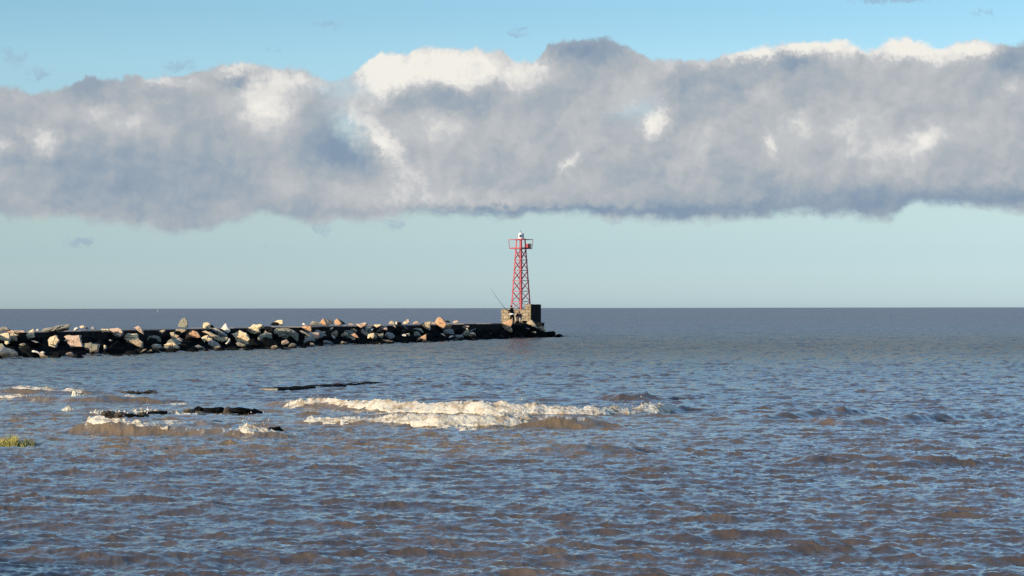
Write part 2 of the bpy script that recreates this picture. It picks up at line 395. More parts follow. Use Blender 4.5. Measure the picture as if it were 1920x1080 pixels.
def water_mat():
    m, t, b = newmat('silty_river_water')
    g = t.nodes.new('ShaderNodeNewGeometry'); pos = g.outputs['Position']
    sp = t.nodes.new('ShaderNodeSeparateXYZ'); t.links.new(pos, sp.inputs[0]); x, y = E(t, sp.outputs[0]), E(t, sp.outputs[1])
    def attr(n):
        a = t.nodes.new('ShaderNodeAttribute'); a.attribute_name = n; return E(t, a.outputs['Fac'])
    foam, silt = attr('foam'), attr('silt')
    big = noise(t, combine(t, x * 0.35, y * 0.12), 0.5, 4, 0.55)
    c = mixc(t, big.smooth(.35, .7), (.094, .071, .056), (.130, .097, .073))
    c = mixc(t, silt.smooth(0, 1.0) * (0.55 + big * 0.6), c, (.21, .145, .082))
    lace = noise(t, combine(t, x * 1.0, y * 0.45), 4.5, 6, 0.66)
    lace2 = noise(t, combine(t, x * 1.0, y * 0.5), 1.1, 4, 0.6)
    fm = (foam * (0.5 + lace2) - (1.0 - (lace - 0.5).abs() * 1.0) * 0.42 + (lace - 0.5) * 1.5).smooth(0.06, 0.36)
    fm = fm * foam.smooth(0.02, 0.2)
    c = mixc(t, fm, c, (.62, .58, .50))
    t.nodes.remove(b)
    r1 = noise(t, combine(t, x, y * 0.8), 9.0, 4, 0.6); r2 = noise(t, combine(t, x, y * 0.6), 2.6, 4, 0.6)
    bn = t.nodes.new('ShaderNodeBump'); bn.inputs['Strength'].default_value = 1.0; bn.inputs['Distance'].default_value = 0.020
    link(t, r1 * 0.25 + r2, bn.inputs['Height'])
    df = t.nodes.new('ShaderNodeBsdfDiffuse'); t.links.new(c, df.inputs['Color']); t.links.new(bn.outputs[0], df.inputs['Normal'])
    gl = t.nodes.new('ShaderNodeBsdfGlossy'); gl.inputs['Color'].default_value = (1.0, 0.965, 0.92, 1); t.links.new(bn.outputs[0], gl.inputs['Normal'])
    link(t, y.smooth(50, 500) * 0.30 + 0.06, gl.inputs['Roughness'])
    fr = t.nodes.new('ShaderNodeFresnel'); fr.inputs['IOR'].default_value = 1.333; t.links.new(bn.outputs[0], fr.inputs['Normal'])
    fac = E(t, fr.outputs[0]) * (0.97 - y.smooth(42, 190) * 0.59 - y.smooth(180, 700) * 0.04) * (1.0 - fm * 0.9)
    mx = t.nodes.new('ShaderNodeMixShader'); link(t, fac, mx.inputs[0]); t.links.new(df.outputs[0], mx.inputs[1]); t.links.new(gl.outputs[0], mx.inputs[2])
    t.links.new(mx.outputs[0], t.nodes['Material Output'].inputs[0])
    return m
water = build_water()

# ---------------------------------------------------------------- foam of the breakers (uncountable white water: stuff)
M_foam, t_, b_ = newmat('foam')
g_ = t_.nodes.new('ShaderNodeNewGeometry'); nf = noise(t_, g_.outputs['Position'], 3.2, 5, 0.6)
nf2 = noise(t_, g_.outputs['Position'], 14.0, 4, 0.6)
t_.links.new(mixc(t_, nf.smooth(.44, .64) * 0.85, (.66, .59, .46), (.38, .275, .165)), b_.inputs['Base Color'])
setin(b_, 'Roughness', 0.75); setin(b_, 'Specular IOR Level', 0.25)
bump(t_, nf2, 0.5, 0.03, b_)


def foam_strip(i, env, label, toe=1.0, lift=0.06, drops=900, spike=0.10, seed=0, back=0.25):
    """white water tumbling down the front of ridge i; env = (photo x, 0..1) cover along the crest"""
    px, py, ph, wf, wb = RD[i]
    base_y = [p[1] for p in RIDGES[i][0]]
    ex = np.array([PW(x, np.interp(x, [p[0] for p in RIDGES[i][0]], base_y)).x for x, a in env]); ea = np.array([a for x, a in env])
    x0, x1 = ex.min(), ex.max()
    nx = int((x1 - x0) / 0.016); ntt = 70
    xs = np.linspace(x0, x1, nx)
    cl = np.interp(xs, px, py) + (fbm(xs, xs * 0 + i * 7.7, 0.9, 3) - .5) * .5 + wf
    dd = np.linspace(back, -wf * 2.0 * toe, ntt)
    X = np.repeat(xs[None, :], ntt, 0); D = np.repeat(dd[:, None], nx, 1); Y = cl[None, :] + D
    X = X + (fbm(X, Y, 5.0 , 3) - .5) * .12; Y = Y + (fbm(X + 9, Y + 4, 5.0, 3) - .5) * .12
    A = np.interp(X, ex, ea)
    s = (back - D) / (back + wf * 2 * toe)                       # 0 behind the crest, 1 at the toe
    n = fbm(X + seed * 13.7, Y * 1.4 - seed, 2.3, 6, .6); n2 = 1 - np.abs(2 * fbm(X * 1.0 + 3, Y * .6 + seed, 6.0, 3, .5) - 1)
    gap = fbm(X + 5.5 + seed, Y * .25, .8, 4)
    se = s / np.clip(.30 + .70 * A, .3, 1.0)
    cover = A * (1.25 - 1.05 * se ** 2.0 - 0.95 * np.exp(-(s / .10) ** 2)) - 0.26 - (n - .5) * 1.5 * (0.45 + 0.9 * s) - (gap - .45) * .8
    cover = cover - np.clip((s - .82) / .18, 0, 1) * 1.2
    cover = np.clip(cover * 2.2, -1, 1)
    z = surface(X, Y) + cover * lift * (.5 + gap) + (n2 - .55) * 0.028 * np.clip(cover * 2, 0, 1) + (n - .5) * .06
    crest = np.exp(-((s - .22) / .12) ** 2) * np.clip(cover * 2, 0, 1)
    z += crest * spike * np.clip(fbm(X, Y * .3, 4.0, 4, .62) * 2.6 - .9, 0, 1.4)
    co = np.stack([X, Y, z], -1).reshape(-1, 3)
    a = (np.arange(ntt - 1)[:, None] * nx + np.arange(nx - 1)[None, :])
    keep = (cover[:-1, :-1] > -.6) | (cover[1:, 1:] > -.6)
    a = a[keep].ravel()
    q = np.stack([a, a + nx, a + nx + 1, a + 1], -1)
    V = [co]; Q = [q]; off = len(co)
    # droplets thrown above the crest
    r = np.random.default_rng(50 + i + seed)
    if drops:
        k = r.random(drops * 3) * (x1 - x0) + x0
        k = k[r.random(k.size) < np.interp(k, ex, ea) * (fbm(k, k * 0 + 2.2, 1.7, 4) > .5)][:drops // 9]
        yy = np.interp(k, xs, cl) + r.normal(0, .14, k.size) - .05
        zz = surface(k, yy) + lift + np.abs(r.normal(0, .055 + spike * .55, k.size)) * (0.4 + 1.2 * fbm(k, k * 0, 2.5, 3))
        rad = np.clip(r.lognormal(-4.6, .45, k.size), .004, .024)
        o8 = np.array([(1, 0, 0), (-1, 0, 0), (0, 1, 0), (0, -1, 0), (0, 0, 1.3), (0, 0, -1)])
        f8 = np.array([(0, 2, 4), (2, 1, 4), (1, 3, 4), (3, 0, 4), (2, 0, 5), (1, 2, 5), (3, 1, 5), (0, 3, 5)])
        dv = (np.stack([k, yy, zz], -1)[:, None, :] + o8[None] * rad[:, None, None]).reshape(-1, 3)
        df = (f8[None] + (np.arange(k.size) * 6)[:, None, None]).reshape(-1, 3) + off
    me = bpy.data.meshes.new('foam')
    fl = [tuple(f) for f in q.tolist()] + ([tuple(f) for f in df.tolist()] if drops else [])
    vv = np.concatenate([co, dv]) if drops else co
    me.from_pydata(vv.tolist(), [], fl); me.polygons.foreach_set('use_smooth', [True] * len(fl)); me.update()
    o = link_mesh('foam', me, M_foam)
    return tag(o, label, 'foam', 'foam of the small breakers', 'stuff')


foam_strip(0, [(560, 0), (590, .5), (640, .75), (700, .85), (760, 1.05), (850, 1.15), (930, 1.0), (1000, .95), (1100, .95), (1180, .95), (1230, .95), (1262, .8), (1272, 0)],
           'long white breaker crest, the farther of the two in the middle of the water', .74, .045, 1800, .07, 1)
foam_strip(1, [(560, 0), (575, .55), (640, .6), (700, .6), (745, .85), (800, 1.15), (900, 1.15), (960, 1.0), (990, .7), (1003, 0)],
           'shorter white breaker crest in front of the long one, nearer the camera', .74, .05, 1600, .07, 2)
foam_strip(2, [(150, 0), (160, .7), (185, .95), (210, .75), (235, .42), (290, .4), (312, 0)],
           'small creamy breaker in front of the low rocks on the left', .34, .04, 700, .10, 3)
foam_strip(2, [(434, 0), (446, .6), (466, 1.0), (480, .45), (500, .4), (528, .5), (548, 0)],
           'white splash wrapped around the flat black rock right of the low rocks', .42, .05, 600, .11, 4)
foam_strip(4, [(5, 0), (20, .7), (45, .85), (75, .65), (100, .6), (130, .6), (150, .85), (165, 0)],
           'thin white crest breaking at the far left, nearest the rock jetty', .35, .03, 500, .05, 5)
foam_strip(3, [(-20, .6), (5, .7), (35, .5), (45, 0)],
           'short thin white crest at the left edge of the picture', .3, .025, 120, .03, 6)


def foam_patch(pts, label, lift=.05, seed=0, spike=.10):
    """ragged splash of white water over a small area; pts = (x, y, half width m, half depth m)"""
    V = []; Fc = []; off = 0
    for x, y, rx, ry in pts:
        c = PW(x, y); nx = int(2.6 * rx / .015) + 4; ny = 40
        X, Y = np.meshgrid(np.linspace(c.x - 1.3 * rx, c.x + 1.3 * rx, nx), np.linspace(c.y - 1.3 * ry, c.y + 1.3 * ry, ny))
        n = fbm(X + seed, Y * 1.4, 4.2, 6, .62)
        cov = np.clip((1 - ((X - c.x) / rx) ** 2 - ((Y - c.y) / ry) ** 2 - (n - .5) * 3.2) * 1.5, -1, 1)
        z = surface(X, Y) + cov * lift + np.clip(cov, 0, 1) * spike * np.clip(fbm(X, Y * .4, 9., 4, .7) * 2.6 - 1, 0, 1.3)
        a = (np.arange(ny - 1)[:, None] * nx + np.arange(nx - 1)[None, :])[(cov[:-1, :-1] > -.6)].ravel()
        V += np.stack([X, Y, z], -1).reshape(-1, 3).tolist(); Fc += [tuple(f) for f in (np.stack([a, a + 1, a + nx + 1, a + nx], -1) + off).tolist()]
        off += nx * ny
    me = bpy.data.meshes.new('foam'); me.from_pydata(V, [], Fc); me.polygons.foreach_set('use_smooth', [True] * len(Fc)); me.update()
    return tag(link_mesh('foam', me, M_foam), label, 'foam', 'foam of the small breakers', 'stuff')


foam_patch([(205, 775, .55, .35), (240, 775, .35, .3), (264, 774, .35, .25), (298, 776, .55, .25), (325, 776, .3, .2), (130, 770, .22, .1)],
           'white foam washing over the low rocks where the bird stands', .05, 1)
foam_patch([(347, 778, .3, .15), (408, 777, .12, .12), (372, 776, .1, .1)], 'specks of white foam along the long black ledge of rock', .03, 2, .05)
foam_patch([(300, 795, .5, .2), (345, 792, .6, .2), (390, 810, .7, .2), (250, 745, .5, .2), (320, 758, .5, .15)], 'thin foam streaks on the brown water around the low rocks', .02, 3, .02)
foam_patch([(148, 745, .2, .25)], 'little plume of spray on the thin crest at the far left', .05, 4, .16)
foam_patch([(888, 808, .35, .2), (850, 803, .5, .3)], 'small loose patch of foam below the shorter breaker', .035, 5, .03)
foam_patch([(1064, 631, .5, 2.), (1080, 631, .25, 1.2)], 'white wash at the black rock on the tip of the jetty', .05, 6, .08)
foam_patch([(560, 765, .5, .3), (600, 765, .6, .3)], 'flecks of foam on the golden left shoulder of the long breaker', .02, 7, .05)

# ---------------------------------------------------------------- jetty
UU = Vector((0.361, 0.9325, 0)); NN = Vector((0.9325, -0.361, 0))     # along the jetty, and towards the open right side
WZ = 1.45                                                            # wall top
def wall_Z(x): return 94.55 / (0.387 - (x - 960) / F)
M['wall'] = rock_mat('shaded_concrete', (.030, .028, .026), .85, .5, wet=False)  # near-black base colour puts the shade into the concrete
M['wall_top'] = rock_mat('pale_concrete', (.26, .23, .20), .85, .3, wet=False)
near_end = Vector((2.2, 250, 0)) + UU * 3.3; far_end = near_end - UU * 120
def quadbox(a, b, wdt, z0, z1, lat=0.0):
    """box from a to b along UU, wdt wide to the -NN side"""
    v = []
    for p in (a, b):
        for l in (lat, lat - wdt):
            for z in (z0, z1): v.append((p.x + NN.x * l, p.y + NN.y * l, z))
    f = [(0, 1, 5, 4), (2, 6, 7, 3), (0, 2, 3, 1), (4, 5, 7, 6), (1, 3, 7, 5), (0, 4, 6, 2)]
    return v, f
def noisy_box(name, a, b, wdt, z0, z1, lat, mat, parent=None, seg=0.8, jit=.03, seed=1):
    v, f = quadbox(a, b, wdt, z0, z1, lat)
    bm = bmesh.new(); vs = [bm.verts.new(p) for p in v]
    for q in f: bm.faces.new([vs[i] for i in q])
    n = max(1, int((b - a).length / seg))
    lng = [e for e in bm.edges if abs((e.verts[0].co - e.verts[1].co).normalized().dot(UU)) > .9 and e.calc_length() > 2]
    if lng: bmesh.ops.subdivide_edges(bm, edges=lng, cuts=n, use_grid_fill=True)
    for v_ in bm.verts:
        v_.co += mnoise.noise_vector(v_.co * 0.9 + Vector((seed, 0, 0))) * jit
    bmesh.ops.recalc_face_normals(bm, faces=bm.faces)
    return bobj(name, bm, mat, parent)
jw = empty('jetty_wall', near_end); tag(jw, 'long low dark shaded concrete wall running out along the rock jetty to the red beacon', 'jetty wall')
def loc(o, p):                                                       # keep world mesh data under an empty that is not at the origin
    o.matrix_parent_inverse = p.matrix_world.inverted() if False else Matrix.Translation(-p.location); return o
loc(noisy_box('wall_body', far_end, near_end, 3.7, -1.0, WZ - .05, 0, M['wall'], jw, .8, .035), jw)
# coping: separate slabs with joints
bm = bmesh.new()
s = 0.0; k = 0
while s < 120:
    ln = 3.0 + 1.2 * random.random()
    a = far_end + UU * s; b = far_end + UU * min(120.1, s + ln - .05)
    v, f = quadbox(a, b, 3.8 + random.uniform(-.05, .05), WZ - .045 + random.uniform(-.02, .0), WZ + random.uniform(-.035, .035), .06 + random.uniform(-.04, .04))
    vs = [bm.verts.new(p) for p in v]
    for q in f: bm.faces.new([vs[i] for i in q])
    s += ln
bmesh.ops.recalc_face_normals(bm, faces=bm.faces)
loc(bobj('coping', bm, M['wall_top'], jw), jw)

# the bank the boulders lie on
toe_px = [(-160, 684), (0, 673), (150, 672), (180, 667), (250, 666), (300, 662), (380, 658), (540, 656), (560, 653), (600, 649), (700, 646), (740, 645), (780, 643), (860, 639), (900, 638), (935, 637), (960, 634), (1000, 633), (1040, 633)]
TX = [p[0] for p in toe_px]; TY = [p[1] for p in toe_px]
def toe_Z(x): return H * F / (np.interp(x, TX, TY) - yh(x))
def slope_at(x, t, zw=1.15):
    """point of the bank under photo column x; t = 0 at the wall, 1 at the water"""
    Zw, Zt = wall_Z(min(x, 1003)), toe_Z(x)
    if x > 1003: Zw = 250
    Z = Zw + (Zt - Zw) * t; return Vector(((x - 960) / F * Z, Z, zw * (1 - t)))
def slope_hit(x, y, zw=1.15):
    Zw, Zt = wall_Z(min(x, 1003)), toe_Z(x); yo = y - yh(x)
    t = (yo * Zw - F * (H - zw)) / (F * zw - yo * (Zt - Zw))
    return min(max(t, -.05), 1.05)
V = []; Fc = []; xs = list(range(-160, 1041, 20))
for x in xs:
    for t in (0, .25, .5, .75, 1.0, 1.15):
        p = slope_at(x, t); p.z -= .55 - .1 * t; p += mnoise.noise_vector(p * .6) * .25; V.append(p)
for i in range(len(xs) - 1):
    for j in range(5):
        a = i * 6 + j; Fc.append((a, a + 1, a + 7, a + 6))
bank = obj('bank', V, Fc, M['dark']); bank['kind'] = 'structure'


# ---------------------------------------------------------------- boulders
def hull_rock(rx, ry, rz, seed, npts=16):
    r = random.Random(seed); bm = bmesh.new()
    for i in range(npts):
        v = Vector((r.gauss(0, 1), r.gauss(0, 1), r.gauss(0, 1))).normalized() * r.uniform(.82, 1.0)
        v = Vector([math.copysign(abs(c) ** .7, c) for c in v])
        bm.verts.new((v.x * rx, v.y * ry, v.z * rz))
    bmesh.ops.convex_hull(bm, input=bm.verts)
    for v in [v for v in bm.verts if not v.link_faces]: bm.verts.remove(v)
    bmesh.ops.bevel(bm, geom=list(bm.edges), offset=min(rx, ry, rz) * .07, segments=1, affect='EDGES')
    bmesh.ops.triangulate(bm, faces=bm.faces)
    bmesh.ops.subdivide_edges(bm, edges=[e for e in bm.edges if e.calc_length() > min(rx, ry, rz) * .5], cuts=1)
    for v in bm.verts: v.co += mnoise.noise_vector(v.co * (1.6 / max(rx, rz)) + Vector((seed * 3.1, 0, 0))) * min(rx, ry, rz) * .13
    bmesh.ops.recalc_face_normals(bm, faces=bm.faces)
    me = bpy.data.meshes.new('boulder'); bm.to_mesh(me); bm.free(); return me
LIT = []
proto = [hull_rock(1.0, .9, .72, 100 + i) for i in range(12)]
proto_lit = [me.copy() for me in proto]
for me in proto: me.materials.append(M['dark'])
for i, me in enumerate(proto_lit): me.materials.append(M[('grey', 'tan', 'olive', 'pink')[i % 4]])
def poly_rock(reg, mat, label, pts, group='sunlit boulders of the jetty', depth=None, on_top=None, tilt=None, dz=0.0, name='boulder', push=1.2, Zset=None):
    """a boulder whose sunlit face has the given outline; the body goes back from it with its own thickness"""
    x0, y0 = {'a': (0, 590), 'b': (180, 590), 'c': (360, 590), 'd': (540, 580), 'e': (720, 580), 'g': (900, 560), 'p': (0, 0)}[reg]
    sc = 1.0 if reg == 'p' else 9.6
    pp = [(x0 + a / sc, y0 + b / sc) for a, b in pts]
    cx = sum(p[0] for p in pp) / len(pp); cy = sum(p[1] for p in pp) / len(pp); ybot = max(p[1] for p in pp)
    wpx = max(p[0] for p in pp) - min(p[0] for p in pp)
    t = slope_hit(cx, cy)
    if Zset: Z0 = Zset
    elif on_top is not None: Z0 = wall_Z(min(cx, 1000)) + on_top
    else: Z0 = slope_at(cx, max(t, 0)).y - push
    seed = int(cx * 7 + cy * 13); r = random.Random(seed)
    w = wpx / F * Z0; d = depth or max(.35, min(1.5, .75 * w))
    tx = tilt if tilt is not None else r.uniform(.6, .95); tz = r.uniform(0, .3)
    def Q(x, y, back=0.0):
        a = P(x, y, Z0); lz = (cy - y) / F * Z0
        Z = Z0 - tx * (a.x - P(cx, cy, Z0).x) + tz * lz + back
        return P(x, y, Z)
    # subdivide and roughen the outline
    out = []
    n = len(pp)
    for i in range(n):
        p, q = pp[i], pp[(i + 1) % n]; L = math.hypot(q[0] - p[0], q[1] - p[1]); m = max(1, int(L / 4.5))
        for k in range(m):
            f = k / m; j = 0 if k == 0 else min(.7, L * .05)
            out.append((p[0] + (q[0] - p[0]) * f + r.uniform(-j, j), p[1] + (q[1] - p[1]) * f + r.uniform(-j, j)))
    n = len(out)
    V = [Q(x, y) for x, y in out]
    for f, bk in ((.55, -.10), (.2, -.13)):
        for x, y in out: V.append(Q(cx + (x - cx) * f, cy + (y - cy) * f, bk * min(1, w) * r.uniform(.3, 1.6)))
    V.append(Q(cx, cy, -.12 * min(1, w)))
    Fc = []
    for ring in range(2):
        for i in range(n):
            j = (i + 1) % n; a, b = ring * n, (ring + 1) * n
            Fc += [(a + i, a + j, b + j), (a + i, b + j, b + i)]
    for i in range(n): Fc.append((2 * n + i, 2 * n + (i + 1) % n, 3 * n))
    base = len(V)
    # body behind: world-space offsets, swelling a little, then closing
    ctr = Q(cx, cy)
    for f, bk in ((.98, .45), (.62, 1.0)):
        for i in range(n):
            p = V[i]; e = ctr + (p - ctr) * f; e = e + Vector((.16, 1, -.10)) * d * bk + Vector((r.uniform(-1, 1), r.uniform(-1, 1), r.uniform(-1, 1))) * .05 * w
            V.append(e)
    V.append(ctr + Vector((.16, 1.1, -.12)) * d)
    for i in range(n):
        j = (i + 1) % n
        Fc += [(j, i, base + i), (j, base + i, base + j), (base + j, base + i, base + n + i), (base + j, base + n + i, base + n + j), (base + n + j, base + n + i, base + 2 * n)]
    o0 = Vector((ctr.x, ctr.y, min(v.z for v in V)))
    o = obj(name, [v - o0 for v in V], Fc, M[mat]); o.location = o0
    bm = bmesh.new(); bm.from_mesh(o.data); bmesh.ops.recalc_face_normals(bm, faces=bm.faces); bm.to_mesh(o.data); bm.free()
    tag(o, label, 'boulder', group)
    if mat != 'dark': LIT.append((min(p[0] for p in pp), min(p[1] for p in pp), max(p[0] for p in pp), max(p[1] for p in pp), Z0, ctr))
    return o


